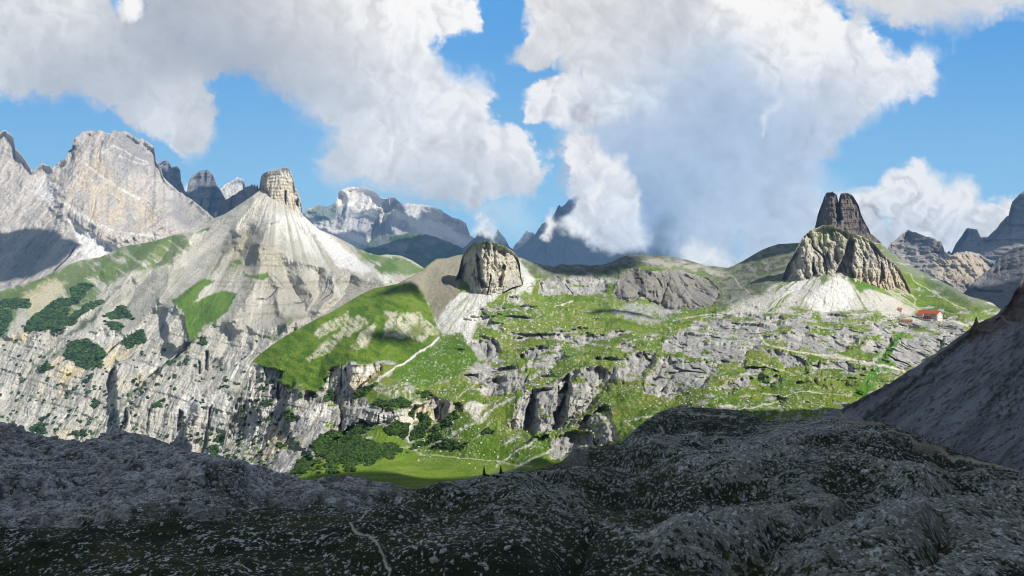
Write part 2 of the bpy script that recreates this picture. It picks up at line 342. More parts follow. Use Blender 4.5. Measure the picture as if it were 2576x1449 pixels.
cloud([(1840,680),(1846,600),(1862,575),(1872,640)], 10, 5, [], 0, 0, .55, hole=True)
cloud([(1700,700),(1700,625),(1740,608),(1800,618),(1850,655),(1870,700)], 14, 8, [(1760,640,40,(226,234,242)),(1840,680,40,(236,241,246))], .3)
# grey veil above the right edge
cloud([(2080,-700),(2085,-20),(2110,20),(2150,52),(2228,64),(2328,76),(2413,70),(2488,50),(2576,38),(3800,20),(3800,-700)], 22, 8, [(2200,20,100,(212,215,218)),(2400,30,100,(204,208,212)),(2550,10,80,(220,223,226)),(2900,-100,300,(214,218,222))], .12, .1)
cloud([(2398,98),(2408,95),(2406,130),(2398,134)], 10, 6, [(2400,110,20,(180,214,240))], 0, 0, .45)
Cal = np.clip(Cal, 0, 1); Ccol[Cal < 1e-3] = hexc((200,210,225))
shell('clouds', cu, cv, 9500, emis_mat('cloud_light', True), np.clip(Ccol*np.array([1.24, 1.17, 1.09]), .01, 1.2)/EXPO, Cal)

# ------------------------------------------------------------------ far mountains
def far(name, top, bot, depth, amp, size, light, dark, u0=None, u1=None, led=0, ledp=120, dip=0.0, seed=0.0, extra=None, pre=None, du=1.7, green=None):
    top = sorted(top); s = Sheet(name, top, bot, u0 if u0 is not None else top[0][0], u1 if u1 is not None else top[-1][0], depth, du)
    if pre: pre(s)
    jag = fbm(s.U/9.0, seed, 0, 4)*3.0
    s.V = s.V+jag*(s.t**3)
    crag(s, amp*1.35, size, 1.0, dip, led, ledp, seed, .24, amp*.9); crag(s, amp*.36, size*.26, 1.0, 0, 0, 60, seed+2, .3)
    s.world(); s.normals()
    s.base(light)
    P = s.P
    k = fbm(P[..., 0]/size*1.3, P[..., 1]/size, P[..., 2]/size*.5, 5, .6)
    s.mix(dark, sm(-.1, .45, k)*.8)
    st = fbm(P[..., 0]/size*11, 0, P[..., 2]/size*1.4, 4, .6)
    s.mix(dark, sm(.1, .6, st)*.45)
    if extra: extra(s)
    return s.build(M_far)

# blue pyramid behind the low cloud
far('blue_peak', [(1270,650),(1298,631),(1318,614),(1333,600),(1349,587),(1356,574),(1363,563),(1375,556),(1387,549),(1393,540),(1397,535),(1402,522),(1407,515),(1412,522),(1430,505),(1450,488),(1480,478),(1520,470),(1560,474),(1600,486),(1640,500),(1680,530),(1720,560),(1760,595),(1810,630),(1860,665),(1900,700)],
    [(1200,720),(2000,740)], [(1290,640,11200),(1410,520,11700),(1500,680,10800),(1700,560,11600),(1850,680,11000),(1600,480,12000)],
    300, 800, (118,120,128), (84,88,98), 1262, 1900, led=0, seed=3.3)
far('twin_blue_peaks', [(1150,640),(1180,610),(1196,597),(1203,584),(1209,576),(1215,579),(1220,587),(1231,590),(1240,596),(1246,588),(1252,575),(1257,583),(1261,590),(1266,593),(1271,599),(1281,621),(1291,627),(1330,650)],
    [(1100,690),(1400,690)], [(1150,660,10300),(1210,580,10500),(1252,576,10500),(1330,660,10300)], 130, 420, (120,118,120), (82,84,92), seed=9.1)
far('white_peak', [(1240,660),(1290,624),(1300,610),(1308,603),(1317,590),(1325,580),(1333,583),(1342,586),(1352,600),(1372,640),(1390,660)],
    [(1200,690),(1420,690)], [(1240,660,12600),(1325,580,12900),(1390,670,12700)], 110, 360, (225,215,200), (150,145,140), seed=5.5)

# the pale massif in the middle distance and the dark green hill in front of it
def massif_paint(s):
    s.mix((240,232,220), s.poly([(845,500),(866,478),(893,469),(924,471),(944,483),(975,500),(985,520),(962,548),(930,545),(885,520),(850,518)], 4, 5)*.9)
    s.mix((238,234,228), s.poly([(850,590),(930,620),(935,600),(880,585),(850,575)], 4, 5)*.9)
    s.mix((236,232,224), s.poly([(968,540),(1000,530),(1045,545),(1110,560),(1175,600),(1200,610),(1190,625),(1120,600),(1060,590),(1020,560)], 5, 12)*.7)
    s.mix((84,104,78), s.poly([(765,532),(800,512),(845,508),(840,548),(800,556),(770,548)], 5, 7)*.75)
massif_top = [(730,560),(765,532),(776,524),(800,515),(824,519),(845,508),(848,500),(851,486),(856,479),(862,476),(875,471),(893,469),(910,470),(923,471),(935,477),(944,483),(957,496),(968,498),(979,498),(986,493),(992,497),(1002,507),(1014,512),(1025,510),(1060,514),(1090,520),(1111,529),(1138,548),(1155,552),(1172,561),(1178,578),(1183,592),(1203,604),(1230,640),(1260,660)]
def massif_pre(s):
    # the shaded west faces: the rock turns away from the sun
    s.push(330*s.poly([(845,500),(853,485),(868,492),(872,510),(860,540),(850,580),(830,580),(834,540)], 10, 5))
    s.push(380*s.poly([(986,490),(1003,508),(1000,522),(968,560),(985,600),(930,640),(925,600),(955,545)], 12, 6))
far('pale_massif', massif_top, [(700,720),(1300,720)],
    [(740,560,10472),(800,520,10880),(890,470,11696),(985,495,10744),(930,600,10200),(1100,530,11288),(1180,580,10880),(850,640,9792),(1100,640,9928),(1240,650,10608),(860,560,10472),(1040,560,10744)],
    230, 700, (206,202,196), (140,140,142), led=18, ledp=150, dip=.2, seed=12.0, extra=massif_paint, pre=massif_pre)
def ghill(s):
    s.mix((70,98,62), sm(-.25, .3, fbm(s.U/30, s.V/14, 2.0, 4)+.35*sm(600, 660, s.V)))
    s.mix((170,170,168), s.poly([(1010,605),(1030,612),(1020,640),(1003,634)], 5, 6)*.5)
far('dark_green_hill', [(890,660),(920,622),(937,599),(955,592),(978,588),(1005,590),(1036,585),(1060,588),(1094,595),(1125,607),(1165,624),(1200,640),(1260,665)],
    [(850,760),(1300,760)], [(920,640,5600),(1036,590,5900),(1150,640,5500),(1060,700,5000),(1240,700,5200)], 55, 300, (118,126,124), (84,92,92), led=8, ledp=50, seed=22.0, extra=ghill)

# ------------------------------------------------------------------ left massif
def lm_paint(s):
    s.mix((226,206,172), s.poly([(185,400),(240,360),(330,420),(400,520),(420,590),(300,600),(210,560),(150,480)], 40, 30)*.6*sm(-.3,.4,fbm(s.U/22,s.V/30,4,4)))
    s.mix((168,168,172), sm(.05, .5, fbm(s.U/6, s.V/70, 4, 3))*s.poly([(180,340),(400,350),(470,480),(440,590),(200,590),(140,440)], 20, 10)*.6)
    for L, w in (([(184,392),(215,414),(246,438),(300,470),(345,498),(372,516)],1.4),([(150,408),(215,455),(260,455),(310,478),(380,510)],1.2),([(240,395),(288,368),(330,390),(372,408)],1.6),
                 ([(300,392),(340,410),(372,412)],1.6),([(170,520),(240,560),(290,580),(340,590),(420,600)],2.6),([(130,470),(148,500),(200,545),(255,570),(310,600),(350,612)],2.2),([(85,480),(100,500),(135,490)],5)):
        s.mix((240,236,230), s.poly(L, 2.5, 3, False, w)*.75)
    s.mix((245,243,240), s.poly([(168,542),(200,572),(285,626),(300,640),(240,660),(215,640),(190,590)], 3, 3)*.95)
    s.mix((232,230,228), s.poly([(80,440),(120,440),(150,480),(140,510),(100,500),(82,470)], 8, 10)*.7)
    s.mix((236,234,230), s.poly([(190,610),(262,652),(150,680),(165,640)], 8, 10)*.55)
def lm_pre(s):
    s.push(-110*s.poly([(183,345),(300,322),(400,400),(480,600),(300,620),(160,545),(140,470)], 30, 8))
    s.push(90*s.poly([(168,380),(186,370),(186,400),(172,412)], 5, 2))
    s.push(40*s.poly([(168,542),(200,572),(285,626),(320,650),(240,670),(215,640),(190,590)], 8, 3))
lm_top = [(-260,420),(-120,400),(-40,370),(0,333),(13,327),(22,333),(34,344),(39,375),(55,391),(78,426),(87,426),(95,418),(106,411),(118,414),(132,424),(137,417),(150,405),(167,398),(171,380),(181,374),(183,351),(190,345),(205,334),(218,329),(232,326),(259,330),(270,333),(278,335),(287,328),(300,331),(314,330),(325,334),(336,340),(345,349),(358,349),(375,361),(387,371),(392,402),(402,418),(412,445),(440,475),(480,500),(530,540),(600,600),(700,680)]
far('left_massif', lm_top, [(-260,800),(0,790),(300,700),(700,700)],
    [(-200,420,4700),(0,340,4700),(90,430,4500),(230,330,4750),(380,370,4800),(450,480,4700),(300,560,4250),(100,560,4150),(0,700,3850),(250,640,3900),(500,600,4300),(650,660,4300),(-200,700,3800)],
    62, 260, (212,204,194), (158,154,152), u1=700, led=6, ledp=110, dip=.5, seed=31.0, extra=lm_paint, pre=lm_pre, du=1.8)
far('shade_toned_back_towers', [(360,440),(392,420),(403,407),(410,404),(416,403),(423,406),(428,412),(432,421),(438,419),(444,417),(450,422),(454,429),(455,456),(460,466),(464,477),(470,482),(473,458),(480,446),(488,439),(503,429),(519,426),(528,430),(536,438),(543,458),(546,467),(556,479),(575,520),(640,600)],
    [(340,620),(660,640)], [(400,410,5300),(464,480,5150),(519,426,5300),(560,520,5000),(640,600,5000),(420,600,4800)], 70, 200, (150,150,154), (112,114,122), led=16, ledp=70, seed=41.0)  # cloud shade painted into the rock colour: darker and bluish
far('snowy_back_peak', [(530,520),(556,472),(565,464),(580,455),(588,450),(597,445),(606,448),(614,453),(619,470),(640,500),(680,560)],
    [(500,600),(700,600)], [(540,500,6300),(597,445,6500),(680,560,6300)], 70, 260, (214,210,206), (140,142,148), seed=43.0)
far('dark_jagged_ridge', [(540,540),(560,505),(590,490),(600,482),(611,476),(619,470),(628,468),(635,464),(638,470),(641,462),(644,473),(647,463),(650,474),(690,500)],
    [(520,620),(700,600)], [(550,520,4300),(635,466,4300),(690,520,4200)], 45, 130, (150,140,134), (100,98,100), seed=47.0)

# right-hand far peaks
def rwarm(s): s.mix((214,196,164), s.poly([(2330,660),(2400,640),(2470,640),(2490,680),(2440,720),(2380,710)], 14, 14)*.6)
far('right_rear_peak', [(2350,660),(2383,634),(2388,630),(2393,636),(2405,612),(2414,600),(2422,588),(2432,573),(2440,576),(2447,574),(2458,577),(2463,588),(2467,597),(2475,598),(2484,595),(2495,586),(2506,577),(2513,566),(2524,555),(2530,547),(2537,542),(2541,524),(2546,507),(2556,498),(2566,488),(2576,481),(2640,440),(2760,420),(2950,470),(3100,540)],
    [(2300,800),(3100,800)], [(2383,640,4600),(2440,580,4700),(2490,600,4400),(2576,490,4700),(2560,640,4100),(2700,440,4700),(2440,740,3900),(2720,740,3900)], 80, 300, (158,152,148), (108,106,110), led=18, ledp=80, seed=51.0)
far('right_grey_peak', [(2200,660),(2232,628),(2236,619),(2240,612),(2250,604),(2261,595),(2272,586),(2285,578),(2296,582),(2309,586),(2325,592),(2344,599),(2356,603),(2368,608),(2373,618),(2377,632),(2386,640),(2397,640),(2410,635),(2432,632),(2447,633),(2462,638),(2474,645),(2484,652),(2494,656),(2502,663),(2520,700),(2560,740)],
    [(2180,820),(2580,820)], [(2210,650,3600),(2285,580,3750),(2370,610,3500),(2440,640,3400),(2550,740,3300),(2400,760,3100),(2240,740,3300)], 75, 170, (188,180,172), (128,124,124), led=10, ledp=60, seed=55.0, extra=rwarm)
far('right_shaded_wall', [(2400,760),(2425,735),(2449,709),(2470,690),(2493,674),(2505,657),(2519,643),(2535,633),(2550,625),(2563,621),(2576,619),(2620,590),(2700,560),(2900,560),(3100,600)],
    [(2380,900),(3100,900)], [(2420,740,2300),(2493,680,2400),(2576,620,2400),(2690,570,2400),(2500,850,2000),(2700,850,1900)], 16, 130, (136,134,136), (100,100,106), led=10, ledp=45, dip=-.4, seed=61.0)

# ------------------------------------------------------------------ the pyramid mountain with its tower and the cliffs below it (left)
GRASS, GRASS2, PINE, BROWN = (104,134,52), (80,116,40), (48,74,36), (120,118,74)
b_top = [(-160,790),(-80,755),(0,727),(34,719),(92,705),(136,685),(171,665),(205,654),(252,647),(280,634),(307,620),(341,615),(392,606),(437,591),(478,583),(522,555),(565,539),(599,517),(630,496),(643,487),(652,480),(670,478),(740,500),(761,540),(783,561),(804,578),(838,592),(872,609),(896,623),(927,636),(954,643),(971,640),(1008,643),(1036,655),(1066,674),(1110,700),(1180,740)]
b_bot = [(-160,1190),(120,1190),(400,1210),(600,1260),(800,1290),(1180,1290)]
B = Sheet('pyramid_mountain', b_top, b_bot, -160, 1180,
  [(-160,790,2500),(-160,1190,1700),(0,727,2600),(0,850,2250),(0,960,2120),(0,1080,1950),(300,620,2900),(200,700,2600),(300,800,2250),(150,900,2100),(300,1000,1900),(300,1180,1750),
   (480,583,2900),(650,490,2760),(700,500,2740),(755,535,2740),(560,620,2600),(650,600,2560),(650,700,2340),(500,760,2200),(600,790,2130),(650,850,1960),(520,900,1930),(600,1000,1780),(480,1050,1790),(650,1230,1600),
   (900,623,2620),(780,620,2520),(850,740,2180),(760,740,2200),(1000,700,2250),(1060,665,2520),(780,830,1880),(720,860,1850),(400,900,1990),(400,680,2520),(900,900,1700),(1100,800,1900),(1180,1000,1700),(850,1200,1500)])
def slots(s, items):
    for pts, m in items: s.push(m*s.poly(pts, 2.2, 1.6))
bc = [[(-200,845),(0,850),(150,835),(240,838),(300,832),(330,850),(400,770),(430,768),(462,790),(478,858),(500,850),(560,812),(640,830),(720,822),(760,800),(820,860),(820,1400),(-200,1400)]]
B.cliffs(bc, 10, 12)
B.cliffs([[(395,765),(455,770),(480,850),(430,890),(395,910)]], 6, 6)
B.cliffs([[(560,720),(700,700),(860,690),(950,700),(900,760),(760,790),(560,790)]], 20, 12, .35)
B.redistribute(.22, 34)
B.push(-55*B.poly([(293,905),(330,905),(352,940),(340,1000),(300,1080),(288,1010)], 5, 5))
B.push(-60*B.poly([(365,960),(470,880),(500,900),(505,1000),(470,1120),(300,1130),(320,1050)], 7, 8))
B.push(-55*B.poly([(512,1000),(560,960),(620,980),(640,1100),(590,1200),(500,1180),(460,1090)], 8, 8))
B.push(-60*B.poly([(415,770),(440,762),(475,795),(490,850),(440,880),(420,860)], 6, 5))
B.push(26*B.poly([(250,680),(262,700),(150,800),(60,860),(60,840)], 9, 5)); B.push(30*B.poly([(330,700),(345,720),(190,830),(120,860)], 9, 5))
slots(B, [([(274,940),(292,921),(294,958),(285,976),(270,995),(268,962)], 45), ([(501,907),(506,912),(505,940),(502,940)], 40), ([(517,882),(524,882),(524,932),(517,930)], 40),
  ([(450,1031),(461,1036),(457,1080),(444,1086)], 40), ([(526,1031),(534,1020),(528,1070),(520,1082)], 40), ([(572,1106),(586,1133),(582,1154),(575,1140)], 45),
  ([(312,1040),(318,1026),(322,1060),(314,1062)], 35), ([(371,950),(400,925),(395,945),(370,970)], 35), ([(345,930),(352,940),(350,960),(344,950)], 35), ([(655,905),(662,922),(704,936),(690,950),(660,940)], 25)])
BM = 2.0
for pts, m, w in (([(640,500),(600,560),(590,620),(520,700),(450,760)],-28,26),([(680,560),(655,610),(660,660),(630,740),(596,800)],-55,34),([(655,610),(760,660),(860,690),(960,705)],-38,24),([(700,560),(620,600),(600,640)],20,16),
    ([(745,560),(800,640),(850,680)],16,18),([(720,690),(760,760),(790,820)],22,15),([(800,690),(800,740),(770,800),(740,840)],22,14),([(880,700),(860,750),(800,800)],20,14),([(690,700),(700,760),(720,820)],-22,12),([(760,700),(785,750),(775,790)],-20,11),([(840,700),(840,740),(800,780)],-20,11),
    ([(400,610),(330,690),(240,800)],-26,20),([(300,640),(200,720),(90,840)],-24,20),([(440,600),(370,700),(300,790)],22,16),([(480,600),(430,680),(400,760)],-22,16),([(560,640),(520,700)],18,12)):
    B.ridge(pts, m*BM, w)
B.ridge([(596,585),(604,600),(598,612)], -34, 9); B.ridge([(640,565),(668,590)], -20, 12)
cm = .24+.76*B.C
crag(B, 34, 90, cm, .12, 4, 34, 71.0, .22, 24)
crag(B, 12, 26, B.C, 0, 0, 40, 75.0, .25)
P = B.world(); X, Y, Z = P[..., 0], P[..., 1], P[..., 2]
# scree and strata: fall-line runnels from the tower's foot
ang = np.arctan2(B.U-700, B.V-430); rad = np.hypot(B.U-700, B.V-430)
run = fbm(ang*26, rad/160.0, 2.0, 5, .6)
upper = 1-B.C
B.push(9*run*upper*B.edge*(.4+.6*sm(-.4,.4,B.w1)))
stz = Z+10*fbm(X/150, Y/150, 0, 3)
band = fbm(stz/9.0, X/700, 1.0, 4, .6)
strat = B.poly([(545,700),(700,690),(880,705),(990,715),(940,740),(830,790),(740,830),(590,815),(560,770)], 14, 12)
strat2 = B.poly([(560,560),(640,590),(720,640),(700,700),(620,700),(545,660)], 22, 16)
B.push(5*band*(strat+.4*strat2))
B.world(); n = B.normals(); P = B.P; X, Y, Z = P[..., 0], P[..., 1], P[..., 2]
B.base((200,197,186))
ck = fbm(X/60, Y/60, Z/90, 5, .6)
B.mix((186,184,178), sm(-.1, .4, ck)*.6*B.C)
B.mix((232,214,168), sm(.12, .5, fbm(X/130+5, Y/130, Z/110, 4))*.75*B.C)
B.mix((238,236,230), sm(.1, .5, fbm(X/90+25, Y/90, Z/70, 4))*.7*B.C)
B.mix((128,130,134), sm(.15, .5, fbm(X/9, Y/60, Z/120, 4))*.5*B.C)
B.mix((216,212,200), sm(.05, .4, run)*.6*upper)
B.mix((160,157,142), sm(-.1, .45, -run+.4*B.w2)*.6*upper)
B.mix((140,142,100), sm(.05, .5, fbm(B.U/40, B.V/26, 15, 5, .6))*.45*upper)
B.mix((188,183,170), strat*.85); B.mix((140,136,118), strat*sm(.05, .4, band)*.6); B.mix((172,164,138), strat2*.5); B.mix((140,134,112), strat2*sm(.1, .4, band)*.5)
B.mix((212,208,200), strat*sm(.15,.5,run)*.8)
B.mix((236,230,214), B.poly([(480,585),(565,541),(640,490),(665,520),(640,560),(560,610),(470,650),(380,720),(420,650)], 12, 12)*(.55+.45*sm(-.3, .3, run)))
B.mix((236,234,230), B.poly([(736,545),(760,545),(783,558),(811,585),(865,624),(912,655),(930,686),(905,687),(872,675),(846,668),(829,645),(800,606),(772,580)], 5, 6)*.97)
B.mix((232,230,224), B.poly([(660,520),(740,550),(800,606),(830,650),(790,640),(730,600),(690,575),(650,560)], 12, 14)*sm(-.2, .25, run)*.8)
B.mix((240,238,232), B.poly([(930,686),(880,625),(960,680),(1000,710),(960,712)], 8, 6)*sm(-.3,.3,run)*.8)
B.mix((128,124,112), B.poly([(660,560),(690,600),(665,625),(600,600),(596,590),(640,565)], 8, 9)*.35)
gm = sm(-.34, .1, fbm(B.U/14-B.V/30, B.V/10, 4.4, 4)+.10)
def gpatch(s, polys, w=1.0, feather=4, warp=6, rgb=GRASS, m=None, rgb2=GRASS2):
    for p in polys:
        k = s.poly(p, feather, warp)*w
        if m is not None: k = k*m
        s.mix(rgb, k); s.mix(rgb2, k*sm(-.2, .5, s.w2)*.7)
left_meadow = [(-170,795),(0,727),(90,705),(171,665),(205,656),(273,635),(330,616),(392,606),(437,591),(484,592),(478,622),(426,664),(375,678),(320,684),(290,700),(262,730),(215,775),(170,800),(140,760),(155,705),(120,730),(60,752),(0,770),(-170,850)]
str_d = fbm((B.U*.82+B.V*.57)/34+B.w1*1.2, (B.U*.57-B.V*.82)/9.0+B.w2*1.4, 8.0, 5, .6)+.25*B.w1
gpatch(B, [left_meadow], .92, 8, 12, (112,132,66), sm(-.42, .0, str_d+.06), (92,120,56))
B.mix((214,204,166), B.poly([(60,740),(150,700),(171,704),(120,775),(60,860),(15,870),(70,800)], 8, 10)*.75)
gpatch(B, [[(0,745),(60,735),(40,790),(20,850),(-100,870),(-100,760)]], .8, 8, 10, (100,122,60), gm)
gpatch(B, [[(430,760),(512,699),(541,704),(520,722),(484,757),(500,757),(559,729),(594,740),(569,782),(546,817),(531,811),(508,823),(499,848),(476,854),(468,820),(462,785),(436,768)]], 1, 3, 5)
gpatch(B, [[(609,687),(640,692),(677,686),(681,698),(660,708),(628,702)],[(582,662),(604,655),(606,665),(585,672)],[(492,586),(530,570),(520,580),(500,590)]], .9, 3, 5, GRASS, gm)
gpatch(B, [[(896,623),(927,636),(954,643),(985,650),(1008,648),(1036,657),(1070,676),(1060,690),(1036,690),(998,690),(960,690),(990,712),(970,708),(930,662)]], .85, 4, 6, (110,136,62), sm(-.35, .1, str_d+.05))
gpatch(B, [[(655,905),(640,930),(600,985),(572,1040),(590,1050),(640,980),(664,940)],[(645,850),(700,830),(720,800),(735,810),(690,860)]], .6, 5, 8, (104,120,60), gm)
for L, w in (([(219,1112),(280,1050),(365,962),(390,940)],5),([(330,1000),(420,914),(478,866),(500,850)],4),([(60,960),(130,880),(190,830),(260,775)],4),([(300,720),(230,800),(160,860)],3),([(95,935),(170,870)],4)):
    B.mix((92,108,64), B.poly(L, 4, 7, False, w)*.75*gm)
pines = [[(-160,800),(0,775),(22,786),(29,808),(15,834),(0,848),(-160,900)],[(0,761),(47,750),(69,753),(77,772),(44,779),(22,775)],[(128,761),(153,746),(175,761),(172,797),(139,827),(110,832),(58,836),(55,823),(80,801),(110,775)],
 [(183,721),(227,713),(238,717),(216,739),(205,761),(175,768),(180,740)],[(252,753),(266,757),(219,779),(190,805),(146,836),(121,848),(140,825),(164,805),(200,775)],[(259,794),(303,768),(329,786),(333,801),(292,803)],
 [(263,808),(300,812),(311,819),(307,832),(270,819)],[(311,860),(354,832),(365,834),(365,863),(318,878)],[(157,892),(183,863),(216,852),(241,863),(263,889),(256,922),(219,929),(175,907)],[(95,929),(124,911),(128,922),(106,942)],
 [(69,1079),(128,1038),(102,1064),(121,1090),(95,1090)],[(204,955),(222,950),(228,962),(212,966)],[(214,945),(230,940),(232,952)],[(230,1010),(240,1004),(248,1020),(240,1024)],[(190,1082),(205,1078),(215,1092),(195,1096)],[(420,910),(432,905),(430,922)],[(450,913),(466,910),(468,918)],
 [(546,1098),(575,1085),(585,1095),(560,1115),(545,1110)],[(520,1128),(545,1120),(550,1135),(530,1140)],[(555,970),(572,965),(574,975)],[(380,1020),(400,1012),(408,1022),(385,1028)],[(505,860),(515,852),(520,862),(510,868)]]
Bpine = np.zeros(B.U.shape)
for p in pines: Bpine = np.maximum(Bpine, B.poly(p, 1.5, 6))
spk = sm(.42, .55, fbm(B.U/7, B.V/6, 33, 4))*B.poly([(0,860),(400,900),(640,900),(640,1180),(480,1180),(0,1100)], 40, 20)*.8
spk2 = sm(.3, .5, fbm(B.U/8, B.V/7, 36, 4))*B.poly([(500,1090),(600,1060),(640,980),(760,1000),(680,1190),(540,1180)], 20, 20)*.8
Bpine = np.maximum(Bpine, np.maximum(spk, spk2))
B.mix(PINE, Bpine)
B.build(M_mid); B.pine = Bpine

# the rock tower on the pyramid's top
tt = [(622,520),(632,500),(643,484),(651,479),(654,460),(657,442),(661,437),(667,433),(680,429),(695,425),(702,426),(710,422),(722,421),(728,424),(730,430),(735,440),(739,455),(742,472),(748,480),(751,490),(755,498),(758,513),(761,537),(768,560)]
T = Sheet('rock_tower', tt, [(622,560),(660,575),(700,580),(740,582),(768,585)], 624, 766, lambda u, v: 2680+70*((u-700)/62.0)**2+(580-v)*.25, 1.3)
T.push(26*T.poly([(744,505),(750,500),(754,540),(748,545)], 2, 2)); T.push(26*T.poly([(716,480),(719,480),(720,535),(716,535)], 1.5, 1))
T.push(90*T.poly([(625,440),(664,430),(668,470),(676,520),(655,545),(620,545)], 5, 4))
crag(T, 18, 34, 1, 0, 1.6, 11, 81.0, .16); crag(T, 5, 9, 1, 0, 0, 14, 83.0, .3)
T.V = T.V+fbm(T.U/5.0, 1, 0, 3)*2*T.t**3
T.world(); T.normals(); T.base((214,203,182)); P = T.P
T.mix((204,196,184), sm(-.1, .4, fbm(P[..., 0]/30, P[..., 1]/30, P[..., 2]/60, 4))*.8)
T.mix((150,146,140), sm(.1, .45, fbm(P[..., 0]/7, 3, P[..., 2]/60, 4))*.45)
T.mix((216,212,206), sm(470, 430, T.V)*.7); T.mix((120,118,120), T.poly([(700,427),(712,420),(728,422),(728,432),(708,430)], 2, 1)*.8)
T.mix((180,176,168), T.poly([(624,450),(660,435),(664,480),(672,540),(624,550)], 6, 5)*.7)
T.build(M_mid, (.01, .02, .03), (.004, .04, .12))

# ------------------------------------------------------------------ middle ground: hill, karst plateau, cliffs, valley floor
a_top = [(540,1190),(560,1130),(575,1060),(600,985),(618,940),(634,910),(645,898),(668,880),(700,857),(730,838),(760,822),(795,803),(830,787),(865,766),(900,745),(920,735),(945,724),(970,720),(1000,714),(1006,710),(1025,700),(1049,687),(1075,668),(1097,651),(1124,650),(1145,643),(1165,640),(1220,648),(1280,645),(1312,648),(1325,654),(1339,660),(1365,666),(1394,671),(1404,667),(1414,664),(1430,667),(1452,665),(1470,666),(1486,668),(1520,665),(1540,658),(1554,651),(1568,646),(1581,641),(1600,640),(1615,640),(1635,642),(1656,644),(1680,645),(1703,648),(1730,654),(1750,660),(1774,668),(1800,670),(1831,674),(1850,666),(1870,656),(1893,642),(1914,630),(1935,621),(1958,614),(2010,611),(2100,610),(2180,608),(2217,612),(2240,634),(2265,652),(2309,678),(2353,700),(2397,722),(2418,736),(2440,746),(2476,755),(2498,763),(2511,774),(2560,800),(2640,840)]
a_bot = [(540,1290),(1500,1290),(1640,1170),(1800,1130),(2080,1130),(2250,1080),(2640,1000)]
A = Sheet('plateau', a_top, a_bot, 540, 2640,
 [(1000,1235,720),(1000,1190,800),(1000,1150,885),(1040,1132,930),(700,1200,860),(1350,1190,690),(900,1010,1010),(900,900,1080),(1040,718,1340),(860,800,1240),(860,850,1150),(960,800,1230),(640,905,1180),(700,1000,1090),(650,1150,1040),(560,1180,1070),(600,985,1150),(540,1290,1000),
  (1000,711,1400),(1100,651,1620),(1070,740,1350),(1100,820,1210),(1230,740,1350),(1180,860,1130),(1100,920,1060),(1050,975,1010),(1150,1010,960),(1200,1100,870),(1280,1170,790),(850,1120,930),(800,1060,1010),(1000,1050,930),
  (1300,850,1160),(1400,900,1020),(1350,1000,900),(1350,1090,830),(1420,1150,760),(1550,1100,740),(1550,1000,840),(1550,930,920),(1700,1000,790),(1700,900,940),(1600,850,1090),(1250,950,1010),
  (1500,790,1330),(1400,760,1380),(1640,815,1280),(1330,700,1480),(1394,672,1700),(1486,668,1750),(1600,641,1820),(1700,648,1860),(1831,674,1950),(1958,614,2050),(2100,610,2000),(2217,612,1950),(1230,650,1600),
  (1650,775,1480),(1650,690,1580),(1800,780,1400),(1900,720,1600),(1750,1010,720),(1900,1040,650),(2000,1060,600),(2080,1100,560),(2150,1000,700),(2000,950,810),(2000,890,940),(2000,830,1120),(2100,780,1330),(2100,700,1500),
  (2330,800,1400),(2330,860,1170),(2300,930,960),(2430,820,1290),(2500,775,1600),(2353,700,1850),(2200,950,850),(2250,760,1460),(2400,760,1560),(2640,840,1500),(2640,1000,900),(1700,1100,640)])
Acl = [
 [(1967,840),(2028,838),(2090,845),(2164,849),(2175,862),(2116,880),(2068,884),(2002,871),(1975,858)],
 [(2182,862),(2243,845),(2239,880),(2221,889),(2168,880)],[(2247,867),(2278,853),(2370,862),(2355,885),(2300,920),(2283,930),(2256,922),(2239,897)],
 [(1616,968),(1636,947),(1657,910),(1670,897),(1728,905),(1790,914),(1811,918),(1786,943),(1765,968),(1761,984),(1728,984),(1657,1001),(1645,989),(1620,989)],
 [(1665,862),(1700,858),(1790,868),(1852,872),(1877,889),(1865,910),(1811,910),(1748,897),(1670,881)],
 [(1923,885),(1977,885),(2031,910),(2027,926),(1998,918),(1973,930),(1956,901)],[(1811,980),(1852,955),(1910,947),(1964,943),(1964,964),(1919,972),(1873,978),(1831,994),(1806,989)],
 [(1283,1072),(1288,1042),(1300,1009),(1333,988),(1396,972),(1429,939),(1454,934),(1520,930),(1566,930),(1562,951),(1512,984),(1495,1013),(1458,1034),(1437,1063),(1404,1084),(1390,1085),(1362,1102),(1346,1102),(1341,1072),(1312,1080),(1292,1080)],
 [(1445,1072),(1470,1047),(1520,1026),(1537,1030),(1541,1063),(1558,1096),(1537,1113),(1503,1121),(1491,1088),(1454,1080)],
 [(1375,1138),(1395,1105),(1437,1084),(1491,1096),(1495,1121),(1458,1126),(1437,1146),(1395,1160),(1366,1155)],
 [(1570,935),(1582,901),(1599,893),(1653,893),(1636,926),(1603,939),(1578,943)],
 [(1295,938),(1349,894),(1380,873),(1418,883),(1404,914),(1353,948),(1312,979),(1300,972)],[(1206,975),(1240,955),(1290,945),(1300,980),(1275,1000),(1215,995)],
 [(1355,735),(1360,712),(1400,690),(1450,700),(1520,690),(1540,730),(1500,740),(1440,745),(1390,742)],
 [(1680,845),(1720,838),(1740,850),(1725,862),(1690,858)],[(1910,800),(1960,795),(1975,805),(1930,812)],[(1200,870),(1240,850),(1260,880),(1220,905)],[(1540,945),(1566,935),(1575,960),(1550,975)],
 [(2040,915),(2100,905),(2160,930),(2130,945),(2080,935),(2040,930)],[(2050,950),(2110,955),(2190,960),(2170,985),(2110,975),(2060,975)],[(2130,1000),(2160,975),(2185,985),(2170,1010)],
 [(1420,850),(1480,835),(1520,850),(1470,870)],[(1340,905),(1300,900),(1320,880),(1350,880)]]
